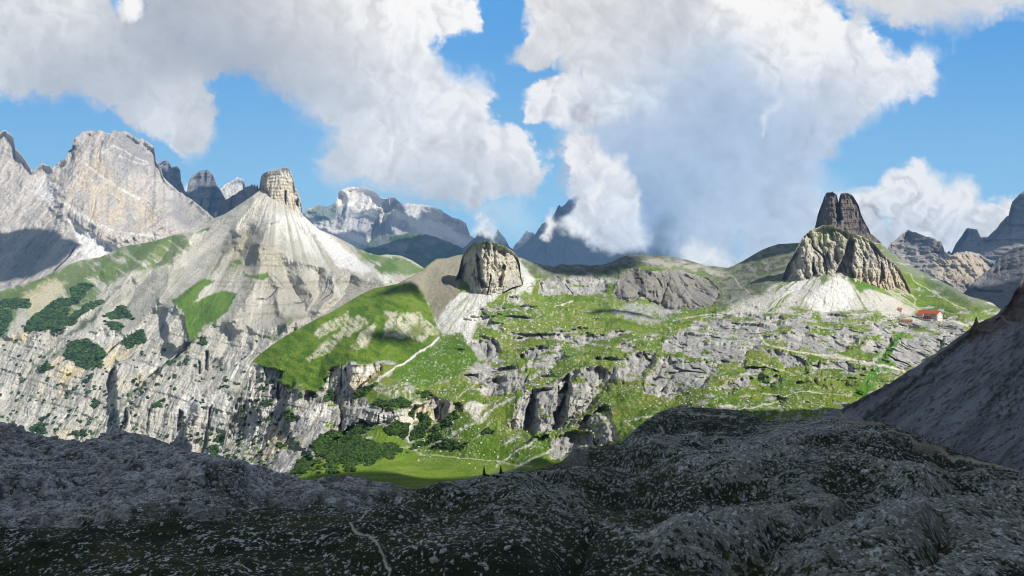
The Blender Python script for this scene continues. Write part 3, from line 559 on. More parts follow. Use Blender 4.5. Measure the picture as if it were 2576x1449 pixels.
leftcl = [(500,1300),(560,1120),(600,985),(634,908),(663,924),(704,936),(695,963),(730,978),(774,988),(797,988),(821,968),(833,930),(873,912),(935,912),(960,925),(938,951),(910,985),(880,1000),(930,1022),(1000,1032),(1050,1020),(1085,1000),(1150,1015),(1145,1050),(1110,1068),(1075,1060),(1020,1062),(930,1062),(870,1110),(790,1140),(786,1190),(680,1230),(600,1290)]
darkcl = [(1547,731),(1555,709),(1565,684),(1592,676),(1641,690),(1690,680),(1740,694),(1789,706),(1814,731),(1794,756),(1789,771),(1740,776),(1690,782),(1666,773),(1621,748),(1599,756),(1574,762),(1550,751)]
A.cliffs(Acl, 5, 7); A.cliffs([leftcl], 7, 9); A.cliffs([darkcl], 4, 5)
kf = fbm((A.U+.7*A.V)/52, (A.V-.06*A.U)/12, 12.0, 5, .55)                                   # small outcrops of the karst
kreg = A.poly([(1130,860),(1200,760),(1330,700),(1340,760),(1540,790),(1700,830),(1800,780),(2000,770),(2250,790),(2480,800),(2400,900),(2260,1000),(1960,1010),(1900,960),(1700,860),(1560,930),(1420,930),(1300,1000),(1180,990)], 22, 14)
A.C = np.maximum(A.C, kreg*sm(.08, .3, kf)*.75)
A.redistribute(.12, 26)
for pts, m, w in (([(1015,722),(955,790),(905,870)],-26,46),([(880,800),(830,860),(800,940)],10,20),([(1062,735),(1090,790),(1108,840)],26,30),([(830,790),(760,850),(700,905)],-12,30),([(1000,800),(985,850),(960,890)],-9,16),([(960,800),(935,850),(900,890)],8,14)): A.ridge(pts, m, w)
A.push(-26*A.poly([(1350,1000),(1380,985),(1420,990),(1400,1040),(1385,1100),(1340,1105),(1352,1060)], 5, 5))
A.push(-24*A.poly([(1440,960),(1462,930),(1500,950),(1480,1000),(1440,1040),(1428,1060),(1425,1000)], 5, 5))
A.push(22*A.poly([(1395,1000),(1428,965),(1440,975),(1424,1050),(1404,1080),(1392,1050)], 3, 4)); A.push(20*A.poly([(1318,1080),(1326,1030),(1345,1000),(1352,1010),(1340,1095)], 3, 3)); A.push(-22*A.poly([(1480,1050),(1500,1040),(1530,1060),(1540,1110),(1510,1125),(1490,1100)], 5, 4))
A.push(-22*A.poly([(720,985),(745,960),(800,985),(850,1020),(860,1100),(780,1150),(730,1100),(715,1040)], 7, 6))
A.push(-25*A.poly([(873,925),(880,912),(935,915),(940,940),(890,990),(872,960)], 4, 3))
A.push(-18*A.poly([(870,1020),(930,1030),(1000,1040),(990,1060),(900,1062),(860,1090)], 6, 5))
slots(A, [([(1333,995),(1352,985),(1348,1010),(1338,1060),(1328,1085),(1318,1070)], 12),([(1404,965),(1430,940),(1434,960),(1418,1010),(1404,1050),(1398,1010)], 14),([(663,924),(704,938),(692,955),(668,945)], 12),([(868,925),(876,925),(884,960),(876,968)], 14),([(1092,1030),(1104,1022),(1104,1050),(1096,1056)], 12),
  ([(840,1090),(848,1072),(856,1062),(858,1090)], 14),([(1660,905),(1672,905),(1664,930),(1650,960),(1640,960)], 9)])
A.push(-20*A.poly([(1547,731),(1555,705),(1570,690),(1640,700),(1690,690),(1740,705),(1735,770),(1690,780),(1621,748),(1560,755)], 8, 4))
slots(A, [([(1662,765),(1668,730),(1682,690),(1688,700),(1674,735),(1668,768)], 14),([(1695,765),(1700,745),(1720,715),(1790,742),(1786,748),(1724,730),(1706,752)], 9),([(1612,740),(1600,752),(1590,755),(1606,735)], 8)])
crag(A, 22, 32, np.clip(A.C*1.05, 0, 1), 0, 1.5, 9, 91.0, .2, 12)
crag(A, 6, 9, A.C, 0, 0, 11, 95.0, .25)
P = A.world(); X, Y, Z = P[..., 0].copy(), P[..., 1].copy(), P[..., 2].copy()
soft = (1-A.C)
hill = A.poly([(630,905),(700,850),(760,815),(830,780),(900,738),(945,718),(1040,712),(1070,735),(1090,790),(1106,838),(1190,870),(1200,910),(1170,950),(1100,970),(1000,965),(900,960),(830,985),(730,985),(660,940)], 14, 6)
floor_ = A.poly([(640,1215),(760,1178),(860,1160),(940,1148),(1020,1133),(1100,1145),(1250,1168),(1420,1170),(1500,1300),(560,1320)], 10, 6)
hgt = 5.5*fbm(X/42, Y/42, 1, 5, .55)+2.2*fbm(X/11, Y/11, 5, 4, .6, True)
P[..., 2] += hgt*soft*(1-.93*floor_)*(1-.75*hill)*A.edge*.9
P[..., 2] += hill*soft*2.2*fbm(X/70, Y/30, 3, 3)*A.edge
A.P = P; A.normals()
steep = np.clip(1-A.n[..., 2], 0, 1)
# ---- ground cover
A.base((166,165,161))
rk = fbm(X/14, Y/14, Z/14, 5, .6)
A.mix((206,203,196), sm(-.05, .35, rk)*.8); A.mix((136,136,138), sm(.05, .45, fbm(X/5, Y/20, Z/22+9, 4, .6))*.65*A.C)
A.mix((228,212,176), sm(.1, .4, fbm(X/60+7, Y/60, Z/50, 4))*.7*A.poly(leftcl, 14, 8))
A.mix((226,223,216), sm(-.1, .35, fbm(X/30+3, Y/30, Z/25, 4))*.8*A.poly(leftcl, 14, 8))
# grass everywhere it can hold, speckled with stones
g0 = .8*fbm((A.U+.8*A.V)/30+A.w1*.7, (A.V-.07*A.U)/7.0, 6.0, 5, .58)-.35*kf
plate = A.poly([(1700,800),(1960,775),(2250,780),(2480,790),(2400,880),(2250,850),(2000,835),(1850,880),(1700,870),(1640,840)], 22, 16)
cov = .24-.30*plate-.9*sm(.42, .75, steep)-.55*A.C+.35*A.w1
cov += .5*A.poly([(1340,760),(1420,750),(1540,762),(1600,815),(1700,800),(1850,770),(1840,790),(1700,835),(1500,835),(1350,800)], 12, 10)
cov += .45*A.poly([(1480,1000),(1560,950),(1620,995),(1660,1005),(1790,985),(1960,985),(2200,960),(2180,1010),(1900,1050),(1660,1040),(1560,1110),(1540,1040)], 14, 10)
cov += .4*A.poly([(1880,940),(1900,905),(2000,930),(2200,940),(2240,960),(2160,1005),(2000,1000),(1900,985)], 14, 10)
cov += .5*A.poly([(1150,1000),(1290,960),(1300,1010),(1290,1080),(1370,1110),(1380,1160),(1250,1180),(1050,1140),(1090,1080)], 10, 8)
cov += .3*A.poly([(1250,890),(1300,870),(1500,880),(1560,900),(1440,930),(1300,945)], 12, 10)
cov += .12*A.poly([(2180,640),(2330,690),(2500,775),(2440,815),(2360,790),(2290,740)], 10, 8)
cov -= .45*A.poly([(1150,900),(1200,870),(1280,900),(1290,950),(1240,1010),(1180,1010)], 16, 12)
cov -= .35*A.poly([(1640,1000),(2000,990),(2160,1005),(2080,1050),(1700,1060)], 14, 8)
gr = sm(-.08, .10, g0+cov)
gtone = fbm(X/38, Y/38, 41, 5, .6); A.mix((122,142,54), gr); A.mix((90,118,40), gr*sm(-.05, .35, gtone)*.85); A.mix((134,134,72), gr*sm(.0, .35, -gtone)*.5); A.mix((98,126,44), gr*sm(-.1,.3,A.w2)*.4)
# ridge behind: dark turf and grey rock
ridge = A.poly([(1300,640),(1560,640),(1720,640),(1850,660),(1960,600),(2060,600),(2000,660),(1960,715),(1880,760),(1800,775),(1815,730),(1790,700),(1690,672),(1580,670),(1540,690),(1400,700),(1330,690)], 10, 8)
A.mix((132,132,130), ridge*.75); A.mix((92,102,66), ridge*sm(-.1, .25, fbm(A.U/12, A.V/5, 21, 4)+.05)*.85)
A.mix((190,184,174), A.poly([(1600,655),(1700,655),(1830,684),(1840,692),(1760,685),(1640,668)], 5, 7)*.7*sm(-.3,.2,g0)); 
A.mix((136,132,126), A.poly(darkcl, 4, 5)*.8); A.mix((84,80,80), A.poly(darkcl, 4, 5)*sm(.0, .4, fbm(X/6, 2, Z/60, 4))*.7)
A.mix((172,172,174), A.poly([(1537,785),(1567,771),(1602,761),(1626,771),(1646,766),(1688,783),(1684,800),(1641,818),(1592,808),(1562,800)], 5, 6)*.8*sm(-.35, .0, A.h))
# grey slope left of the butte
A.mix((160,154,138), A.poly([(1005,712),(1049,685),(1097,649),(1165,636),(1160,700),(1155,745),(1118,800),(1100,815),(1085,770),(1062,730),(1030,716)], 6, 5)*.92)
A.mix((120,116,104), A.poly([(1080,690),(1110,680),(1140,700),(1150,740),(1100,790),(1080,750)], 14, 12)*.45)
# green hill and the meadow beside it
hillg = [(632,906),(700,852),(760,817),(830,783),(900,740),(945,720),(1040,714),(1064,735),(1086,790),(1100,835),(1100,852),(1058,884),(1004,922),(979,909),(909,912),(873,912),(833,930),(821,966),(797,988),(774,988),(762,968),(730,978),(695,963),(704,936),(663,924)]
ht = fbm((A.U+A.V)/26, (A.V-.5*A.U)/9, 5, 5, .6); A.mix((100,130,44), A.poly(hillg, 2.5, 5)); A.mix((78,110,36), A.poly(hillg, 3, 5)*sm(-.1, .4, ht)); A.mix((122,136,60), A.poly(hillg, 3, 5)*sm(.0, .4, -ht)*.7)
mead = [(1106,855),(1168,852),(1190,896),(1198,912),(1168,930),(1154,948),(1113,953),(1079,970),(1045,973),(1021,963),(977,949),(990,935)]
A.mix((96,130,42), A.poly(mead, 2.5, 6)); A.mix((80,114,36), A.poly(mead, 3, 6)*sm(-.1, .4, ht)*.8)
st = sm(-.25, .2, A.h+.3*A.w2+.12)
for p in ([(881,777),(854,794),(806,821),(797,838),(806,850),(827,842),(854,818),(881,797)],[(874,797),(909,792),(928,812),(898,840),(861,850),(842,870),(827,889),(779,912),(772,903),(799,876),(847,838)],[(939,812),(950,821),(938,845),(926,872),(892,881),(886,869),(915,838)],
          [(970,787),(1004,783),(994,804),(978,842),(968,858),(973,811)],[(1004,792),(1052,787),(1079,812),(1108,838),(1062,860),(1021,847),(980,848),(994,811)]):
    A.mix((204,200,178), A.poly(p, 3.5, 7)*np.clip(.25+.6*st+.9*fbm((A.U+A.V)/34, (A.U-A.V)/4.5, 8, 4, .6), 0, 1))
A.mix((112,124,60), A.poly([(1030,820),(1060,815),(1070,840),(1050,852),(1030,842)], 6, 6)*.8)
A.mix((150,150,124), A.poly([(1060,735),(1070,742),(1108,838),(1100,842),(1084,790)], 5, 4)*.7*st)
# lower cliffs: moss and scrub ledges
A.mix((104,128,52), A.poly([(888,1000),(920,978),(950,962),(1000,975),(1040,1000),(1050,1020),(1000,1032),(940,1022)], 5, 7)*sm(-.4, .1, A.h+.1)*.9)
A.mix((212,208,200), A.poly([(918,975),(975,972),(1035,985),(1060,1000),(1020,1005),(960,990)], 5, 8)*sm(-.1, .3, A.h)*.9)
A.mix((104,130,48), A.poly([(880,1140),(930,1085),(1000,1105),(1030,1120),(1000,1125),(905,1120)], 5, 7)*.9)
A.mix((98,130,40), A.poly([(1045,1120),(1110,1065),(1160,1050),(1200,1062),(1240,1100),(1300,1110),(1380,1090),(1380,1165),(1250,1172),(1080,1142)], 8, 8)*(1-.0*g0)*sm(-.55, -.15, g0+.1)*.9)
A.mix((122,150,50), floor_); A.mix((98,130,40), floor_*sm(-.2, .4, gtone)*.7); A.mix((142,154,72), floor_*sm(0, .4, fbm((A.U+A.V)/50, A.V/5, 9, 4))*.6)
# vivid gully
A.mix((78,124,28), A.poly([(2269,832),(2278,834),(2248,880),(2234,910),(2262,930),(2215,935),(2186,990),(2134,1004),(2168,970),(2199,925),(2217,900),(2234,868)], 3, 4)*.95)
# scree
white = (226,224,219)
fanr = np.arctan2(A.U-1225, A.V-690); fr = fbm(fanr*30, A.V/60, 1, 4, .6)
A.mix(white, A.poly([(1155,742),(1179,738),(1203,724),(1230,728),(1262,745),(1240,756),(1215,778),(1201,801),(1194,836),(1190,866),(1175,868),(1158,838),(1117,844),(1098,818),(1104,795),(1124,767)], 4, 5)*(.5+.5*sm(-.35, .05, fr)))
A.mix(white, A.poly([(1290,700),(1315,690),(1345,712),(1335,730),(1310,735),(1330,780),(1300,760),(1280,735)], 6, 10)*sm(-.15, .15, A.h+.1)*.8)
A.mix(white, A.poly([(1304,655),(1325,680),(1346,712),(1330,712),(1300,680)], 4, 4)*.8)
fan2 = np.arctan2(A.U-2100, A.V-640); f2 = fbm(fan2*34, A.V/70, 3, 5, .6)
A.mix((208,205,196), A.poly([(1967,713),(1998,687),(2046,694),(2103,689),(2160,725),(2199,724),(2250,750),(2300,790),(2240,790),(2177,782),(2103,788),(2002,774),(1958,782),(1905,794),(1796,792),(1870,761)], 8, 8)*sm(-.25, .12, f2+.12))
A.mix((228,226,221), A.poly([(2103,691),(2128,700),(2145,730),(2150,778),(2103,786),(2060,782),(2030,762),(2060,720)], 6, 6)*sm(-.4, 0, f2+.1)); A.mix((240,238,232), A.poly([(1990,720),(2010,690),(2046,692),(2030,720),(1990,750),(1950,770),(1960,750)], 6, 6)*.85*sm(-.3,.1,f2))
A.mix((104,132,56), A.poly([(2059,703),(2075,690),(2085,705),(2070,716)], 3, 3)*.9); A.mix((92,130,48), A.poly([(2150,706),(2180,712),(2215,722),(2190,730),(2165,735)], 4, 4)*.9); A.mix((100,130,56), A.poly([(2230,700),(2245,710),(2255,745),(2235,735)], 5, 6)*.8)
A.mix((206,200,180), A.poly([(2225,660),(2260,690),(2290,740),(2310,780),(2260,785),(2230,740)], 8, 8)*.7*sm(-.3,.2,f2))
A.mix((136,138,134), A.poly([(2217,614),(2309,676),(2440,744),(2511,774),(2470,775),(2400,745),(2300,700),(2230,650)], 7, 6)*.75*sm(-.3,.2,g0+.1)); A.mix((78,100,56), A.poly([(2330,702),(2420,745),(2470,785),(2430,780),(2380,750),(2320,715)], 6, 8)*.7)
A.mix((232,226,214), A.poly([(1158,1029),(1182,1005),(1229,1022),(1210,1042),(1195,1064),(1178,1046)], 4, 5)*.9)
A.mix((230,226,216), A.poly([(1035,1016),(1055,1012),(1046,1048),(1034,1072),(1028,1110),(1022,1066)], 3, 4)*.9)
A.mix((225,222,214), A.poly([(970,1132),(990,1120),(985,1140),(966,1150)], 2, 3)*.85); A.mix((220,216,208), A.poly([(905,1105),(935,1104),(930,1112),(905,1113)], 3, 4)*.6)
def trail(s, pts, w, rgb=(224,216,196), m=1.0, warp=1.5): s.mix(rgb, s.poly(pts, 1.3, warp, False, w*.5)*m)
for pts, w in (([(1359,1104),(1300,1140),(1250,1174)],4),([(1386,1131),(1340,1155),(1296,1178)],5),([(1294,1009),(1250,1030),(1195,1062),(1165,1080),(1130,1101)],4),([(1160,1100),(1110,1110),(1082,1121)],3),([(1304,1097),(1274,1115)],5),([(1230,1060),(1210,1090),(1190,1105)],3),([(1200,1065),(1230,1045),(1260,1010)],3)):
    A.mix((226,222,212), A.poly(pts, 2.2, 4, False, w*.5)*(.35+.65*sm(-.3, .1, A.h)))
trail(A, [(1106,853),(1090,865),(1058,883),(1030,903),(1004,920),(975,938),(956,947),(936,968)], 5, white, 1, 3)
for pts, w in (([(1048,1137),(1060,1143),(1076,1145),(1147,1149),(1216,1156),(1284,1169),(1338,1174)],1.6),([(1940,808),(1915,818),(1905,830),(1914,845),(1923,862),(1958,878),(2002,887),(2090,898),(2177,908),(2278,935)],3.2),([(1888,904),(1940,924),(2002,941)],1.2),
    ([(1861,998),(1940,994),(2011,990),(2068,994),(2151,1003)],2),([(1782,1036),(1861,1031),(1940,1016),(1994,994)],2),([(2361,805),(2400,812),(2436,821)],4),([(2243,806),(2252,815),(2270,822)],2),([(1645,1050),(1570,1065),(1600,1080)],2.4),([(2130,795),(2200,792),(2260,800),(2300,806)],1.6),
    ([(2436,780),(2400,768),(2360,742),(2300,712),(2290,690)],1.2),([(2290,740),(2302,755),(2300,770),(2330,790)],1.4),([(1831,690),(1850,703),(1860,720),(1885,740)],1.4),([(1700,800),(1760,795),(1830,790),(1900,785)],1.6),([(1272,730),(1270,760),(1240,790)],1.2),([(1395,775),(1420,764),(1440,757)],3),([(2380,860),(2395,880),(2405,895)],1.6),([(1150,1000),(1200,960),(1240,940)],1.6)):
    trail(A, pts, w)
Apine = np.zeros(A.U.shape)
apines = [[(782,1125),(806,1094),(830,1084),(861,1094),(888,1074),(909,1063),(936,1067),(939,1084),(915,1087),(912,1108),(943,1118),(990,1118),(1011,1132),(977,1149),(929,1162),(874,1166),(840,1169),(806,1147),(789,1140)],[(966,1084),(994,1060),(1024,1067),(1028,1097),(1011,1104),(970,1091)],
 [(1031,1108),(1045,1077),(1062,1040),(1079,1046),(1079,1067),(1055,1101)],[(1086,1080),(1113,1060),(1147,1036),(1151,1050),(1130,1067),(1100,1080)],[(1086,1092),(1100,1085),(1120,1092),(1115,1102),(1092,1102)],[(888,999),(919,978),(949,966),(943,978),(919,999),(896,1003)],[(936,1012),(977,1003),(1011,1004),(1035,1016),(1024,1026),(977,1021)],
 [(741,1178),(772,1145),(786,1159),(789,1174),(760,1190)],[(812,1000),(825,985),(840,990),(840,1005),(820,1012)],[(715,1040),(730,1032),(745,1048),(735,1056),(720,1052)],[(1028,1045),(1040,1030),(1048,1032),(1040,1052)],[(1055,990),(1075,985),(1090,995),(1070,1000)],[(1215,1082),(1235,1078),(1240,1086),(1222,1092)],[(1100,1115),(1150,1118),(1140,1124),(1100,1120)],[(780,990),(790,985),(795,995),(785,1000)],[(745,990),(752,986),(755,995)]]
for p in apines: Apine = np.maximum(Apine, A.poly(p, 1.5, 6))
Apine = np.maximum(Apine, sm(.18, .3, fbm(A.U/9, A.V/5, 61, 3))*A.poly([(860,1190),(700,1196),(780,1165),(900,1166),(1000,1135),(1080,1105),(1180,1110),(1150,1130),(1040,1128),(960,1160)], 5, 4))
Apine = np.maximum(Apine, sm(.34, .5, fbm(A.U/7, A.V/6, 64, 4))*A.poly([(560,1180),(600,1000),(650,940),(720,980),(700,1060),(740,1100),(660,1200)], 12, 10)*.8)
Apine *= 1-A.poly([(903,1092),(940,1090),(990,1103),(1000,1112),(950,1115),(910,1112)], 3, 4)
A.mix(PINE, Apine)
stones = sm(.66, .74, vn(A.U/3.4, A.V/2.3, 77))*sm(-.15, .25, A.w1+.1)
A.mix((232,230,224), stones*.3*soft*(1-Apine)*(1-.8*A.poly(hillg, 4, 4))*A.poly([(1110,850),(1300,740),(1900,780),(2480,790),(2260,990),(2080,1060),(1600,1060),(1380,1170),(1060,1160),(1000,960)], 30, 10))
A.build(M_near); A.pine = Apine

# ------------------------------------------------------------------ the two rock buttes and the twin-headed tower on the right
def butte(name, top, bot, D0, R, uc, hw, amp, size, light, dark, seed, led=2.5, ledp=12, facets=(), paint=None, du=1.5, mat=None, lean=.3):
    s = Sheet(name, top, bot, top[0][0], top[-1][0], lambda u, v: D0+R*np.clip(np.abs((u-uc)/hw), 0, 1)**2.4+(curve(bot, u)-v)*lean, du, fade=10)
    for p, m in facets: s.push(m*s.poly(p, 3, 3))
    s.V = s.V+(fbm(s.U/9.0, seed, 0, 4)*3.4+fbm(s.U/2.6, seed, 5, 2)*1.2)*s.t**3
    crag(s, amp, size, 1, 0, led, ledp, seed, .17, amp*.8); crag(s, amp*.34, size*.27, 1, 0, 0, 9, seed+3, .35)
    s.world(); s.normals(); s.base(light); P = s.P
    s.mix(dark, sm(-.05, .4, fbm(P[..., 0]/size*1.4, P[..., 1]/size, P[..., 2]/size, 5, .6))*.75)
    s.mix(dark, sm(.1, .5, fbm(P[..., 0]/4, 2, P[..., 2]/40, 4))*.45)
    if paint: paint(s)
    return s.build(mat or M_near, (.01, .03, .05), (.003, .03, .12))
def bpaint(s):
    s.mix((226,214,184), s.poly([(1190,640),(1290,650),(1300,690),(1260,722),(1190,715)], 10, 10)*.4*sm(-.3, .2, s.h))
    s.mix((150,156,120), sm(634, 616, s.V+6*s.w1)*.6); s.mix((96,116,60), sm(630, 616, s.V+6*s.w1)*sm(.0, .3, s.h)*.7)
butte('rock_butte', [(1138,738),(1146,705),(1155,680),(1158,665),(1162,650),(1165,641),(1171,630),(1179,621),(1188,614),(1199,609),(1210,607),(1223,606),(1238,607),(1250,611),(1262,617),(1271,622),(1284,628),(1295,635),(1303,648),(1308,665),(1310,690),(1316,712)],
      [(1138,750),(1160,752),(1185,752),(1215,742),(1260,738),(1290,722),(1316,716)], 1325, 95, 1240, 80, 21, 24, (192,188,175), (150,146,140), 101.0, 1.0, 13,
      [([(1198,640),(1208,650),(1212,700),(1226,722),(1212,725),(1200,700)], 16),([(1250,690),(1268,665),(1272,672),(1260,722),(1252,722)], 15),([(1140,745),(1150,690),(1172,660),(1178,700),(1180,745)], 18),([(1250,628),(1272,632),(1270,644),(1248,640)], 10)], bpaint)
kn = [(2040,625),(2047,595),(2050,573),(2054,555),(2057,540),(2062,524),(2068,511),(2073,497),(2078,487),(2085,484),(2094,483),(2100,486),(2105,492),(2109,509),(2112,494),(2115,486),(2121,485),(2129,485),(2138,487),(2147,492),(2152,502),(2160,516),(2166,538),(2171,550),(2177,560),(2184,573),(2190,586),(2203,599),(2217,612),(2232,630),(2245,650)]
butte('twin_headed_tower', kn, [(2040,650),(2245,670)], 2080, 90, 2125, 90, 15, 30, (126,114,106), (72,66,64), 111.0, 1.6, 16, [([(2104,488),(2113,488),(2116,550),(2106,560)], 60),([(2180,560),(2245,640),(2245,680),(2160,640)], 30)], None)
def spaint(s):
    s.mix((196,196,160), sm(640, 590, s.V+14*s.w1+.12*np.abs(s.U-2090))*.75); s.mix((112,124,66), sm(650, 600, s.V+14*s.w1+.15*np.abs(s.U-2090))*sm(-.05, .25, s.h)*.75)
    s.mix((196,178,148), sm(660, 700, s.V)*sm(2120, 2150, s.U)*.6)
sx = [(1958,722),(1967,708),(1972,690),(1980,669),(1988,655),(1997,640),(2004,625),(2011,612),(2019,600),(2028,590),(2037,582),(2050,575),(2065,569),(2081,566),(2097,569),(2111,573),(2130,580),(2147,588),(2157,590),(2168,595),(2184,604),(2199,612),(2209,622),(2217,632),(2228,644),(2243,657),(2256,668),(2265,680),(2272,692),(2279,706),(2290,730)]
butte('rock_bastion', sx, [(1958,730),(1980,718),(2010,706),(2040,706),(2075,712),(2100,708),(2140,722),(2180,728),(2220,728),(2250,740),(2290,745)], 1500, 75, 2125, 165, 30, 27, (198,192,178), (124,120,114), 121.0, 1.2, 15,
      [([(2090,706),(2112,660),(2138,600),(2150,606),(2142,660),(2150,700)], 34),([(2040,705),(2046,660),(2056,690),(2062,708)], 22),([(2166,700),(2170,650),(2178,690)], 14),([(2212,715),(2218,660),(2228,700)], 20),([(1958,720),(1972,680),(1990,650),(1992,690),(1975,715)], 12)], spaint, 1.6, None, .55)

# ------------------------------------------------------------------ scree slope of the peak on the right (in its own shade) and the foreground hummocks
def planeD(u, v):
    a = .65*(.976*(u-CU)/F+.22)+(v-HV)/F
    return 331.0/np.clip(a, .12, 9)
r_top = [(2050,1062),(2076,1046),(2111,1029),(2160,1005),(2199,985),(2240,962),(2274,941),(2310,917),(2340,897),(2370,877),(2397,858),(2420,842),(2440,827),(2449,815),(2456,794),(2462,812),(2475,806),(2511,788),(2528,770),(2541,758),(2555,726),(2566,708),(2576,692),(2600,660),(2650,640),(2700,635),(2800,630),(3300,650)]
R_ = Sheet('scree_slope', r_top, [(2050,1120),(2300,1200),(2576,1290),(3300,1500)], 2050, 3300, planeD, 2.4)
rd = (R_.U*.60+R_.V*.80)/7.0; ra = (R_.U*.80-R_.V*.60)
R_.world()
q1 = fbm(ra/70, rd/3.2, 2, 5, .6)
R_.V = R_.V+fbm(R_.U/14, 3, 0, 4)*4*R_.t**4; R_.push(5*fbm(ra/120, rd/6, 4, 4)*R_.edge+2.0*q1*R_.edge)
brk = R_.poly([(2440,830),(2456,790),(2500,800),(2530,770),(2580,690),(3000,300),(3000,700),(2600,800),(2520,830),(2450,860)], 12, 10)
crag(R_, 9, 26, brk, 0, 1.5, 9, 131.0, .4)
R_.world(); R_.normals(); R_.base((140,143,148))
R_.mix((112,114,118), sm(-.2, .4, q1)*.8)
tuft = sm(.17, .34, fbm(ra/15, rd/.62+R_.w1*.5, 6, 4, .6)+.14*R_.w2)
R_.mix((74,76,60), tuft*.75)
for pts, w in (([(2180,1048),(2240,1010),(2330,930),(2420,860),(2480,820)],8),([(2110,1040),(2200,990),(2280,945)],4),([(2200,1055),(2270,1010),(2370,930)],4)):
    R_.mix((54,58,44), R_.poly(pts, 6, 9, False, w)*sm(-.5, .1, R_.h+.2)*.85)
R_.mix((112,96,86), brk*.8); R_.mix((54,60,44), R_.poly([(2480,980),(2600,880),(2620,1000),(2540,1080),(2470,1060)], 20, 16)*sm(.0, .3, R_.h)*.7)
trail(R_, [(2508,782),(2530,808),(2580,826)], 3, (170,160,146), .8); trail(R_, [(2113,1038),(2120,1048),(2132,1060)], 7, (180,164,146))
R_.build(M_scree, (.04, .1, .3), (.02, .08, .3))

f_top = [(-420,1010),(-160,1040),(-80,1052),(0,1062),(33,1067),(46,1076),(85,1090),(115,1099),(145,1103),(171,1111),(197,1113),(230,1108),(263,1096),(290,1090),(316,1088),(355,1093),(395,1106),(428,1119),(460,1132),(510,1142),(559,1151),(592,1165),(641,1174),(671,1185),(697,1189),(750,1202),(789,1212),(806,1206),(832,1198),(860,1196),(894,1197),(918,1201),(941,1212),(982,1215),(1005,1223),(1026,1230),(1055,1231),(1100,1223),(1143,1212),(1188,1200),(1217,1194),(1245,1195),(1276,1191),(1312,1181),(1334,1184),(1364,1177),(1408,1164),(1425,1150),(1437,1135),(1458,1126),(1490,1124),(1520,1121),(1562,1113),(1586,1092),(1605,1074),(1624,1059),(1645,1045),(1665,1034),(1685,1027),(1707,1022),(1740,1023),(1769,1026),(1800,1028),(1831,1030),(1858,1034),(1885,1042),(1910,1052),(1935,1059),(1970,1060),(1998,1059),(2030,1054),(2068,1048),(2109,1048),(2136,1056),(2180,1060),(2216,1062),(2249,1074),(2284,1087),(2325,1105),(2366,1119),(2396,1130),(2437,1146),(2478,1160),(2519,1171),(2550,1179),(2576,1191),(2640,1225),(2760,1280),(3240,1420)]
f_bot = [(-160,1510),(1288,1510),(2760,1510)]
Fg = Sheet('foreground_slope', f_top, f_bot, -420, 3240,
  [(-160,1500,165),(700,1500,170),(1288,1449,186),(2000,1449,195),(2760,1449,195),(1288,1640,140),(-160,1640,140),(2760,1640,145),(-160,1045,450),(0,1065,440),(320,1090,420),(560,1152,395),(700,1192,400),(800,1210,370),(900,1198,420),(1050,1231,400),(1200,1198,430),(1300,1186,440),(1430,1150,460),(1520,1122,480),(1620,1062,540),(1707,1022,580),(1880,1041,560),
   (2080,1048,510),(2250,1075,460),(2400,1131,430),(2576,1192,375),(2760,1290,300),(200,1200,330),(600,1300,265),(300,1280,270),(1000,1280,310),(1300,1260,320),(1650,1180,400),(1600,1280,300),(2000,1180,370),(2100,1280,290),(2400,1260,300),(1800,1100,470),(3240,1420,215),(-420,1010,480)], 1.9, rows=620)
P = Fg.world(); X, Y = P[..., 0].copy(), P[..., 1].copy()
e = sm(0, 40, Fg.V-Fg.vt)
big = fbm(X/64+3.3, Y/64, 2, 3)-.30*fbm(X/40, Y/40+7, 5, 3, .5, True)+.16*fbm(X/19, Y/19+2, 7, 3)
mid_ = fbm(X/10, Y/10, 9, 3, .5, True)
roughr = Fg.poly([(-160,1040),(0,1060),(300,1085),(560,1150),(800,1205),(1000,1225),(900,1250),(640,1235),(560,1290),(420,1262),(300,1268),(150,1285),(-160,1310)], 38, 26)
sml = fbm(X/4.2, Y/4.2, 4, 2, .5)
for pts_, m_, w_ in (([(1600,1450),(1720,1370),(1840,1330),(1960,1300),(2090,1310)],3.5,40),([(1280,1265),(1400,1210),(1560,1140),(1640,1110)],3.0,34),([(1900,1140),(2050,1120),(2200,1160),(2330,1220)],3.0,40),([(2060,1440),(2200,1370),(2400,1330)],3,40),([(1000,1330),(1180,1250),(1300,1235)],3,40),([(300,1200),(480,1180),(620,1190)],2.4,40),
    ([(1850,1440),(1960,1370),(2100,1330),(2180,1260),(2100,1230)],-4.5,30),([(1500,1240),(1700,1250),(1880,1230),(2010,1250)],-3.5,26),([(2150,1200),(2300,1250),(2450,1240),(2576,1280)],-3.5,28),([(900,1290),(1000,1250),(1180,1230)],-2.5,26),([(420,1290),(560,1300),(760,1290)],-2,30),([(2380,1330),(2360,1390),(2300,1450)],-3.5,24),([(1400,1440),(1500,1330),(1650,1300)],-3,26)):
    dd_ = sdf(pts_, Fg.U+Fg.w1*18, Fg.V+Fg.w2*14, False); gg_ = m_*np.exp(-np.abs(dd_/w_)**1.4); big = big+gg_/8.0
P[..., 2] += (12.0*big*e+.55*mid_*(.35+.65*e)+sml*(.35+1.1*roughr)*(.5+.5*e)+1.6*roughr*fbm(X/8, Y/8, 8, 3, .5, True)*(.4+.6*e))
Fg.P = P; Fg.normals()
Fg.base((54,62,30))                                     # alpine turf
Fg.mix((34,46,22), sm(-.2, .4, fbm(X/14, Y/14, 3, 4))*.9); Fg.mix((92,84,46), sm(.15, .5, fbm(X/20+9, Y/20, 3, 4))*.5)
conv = big+.5*mid_
rgt = sm(1050, 1900, Fg.U+1.2*(1300-Fg.V))
gfi = fbm(X/.9, Y/1.5, 71, 3, .7)
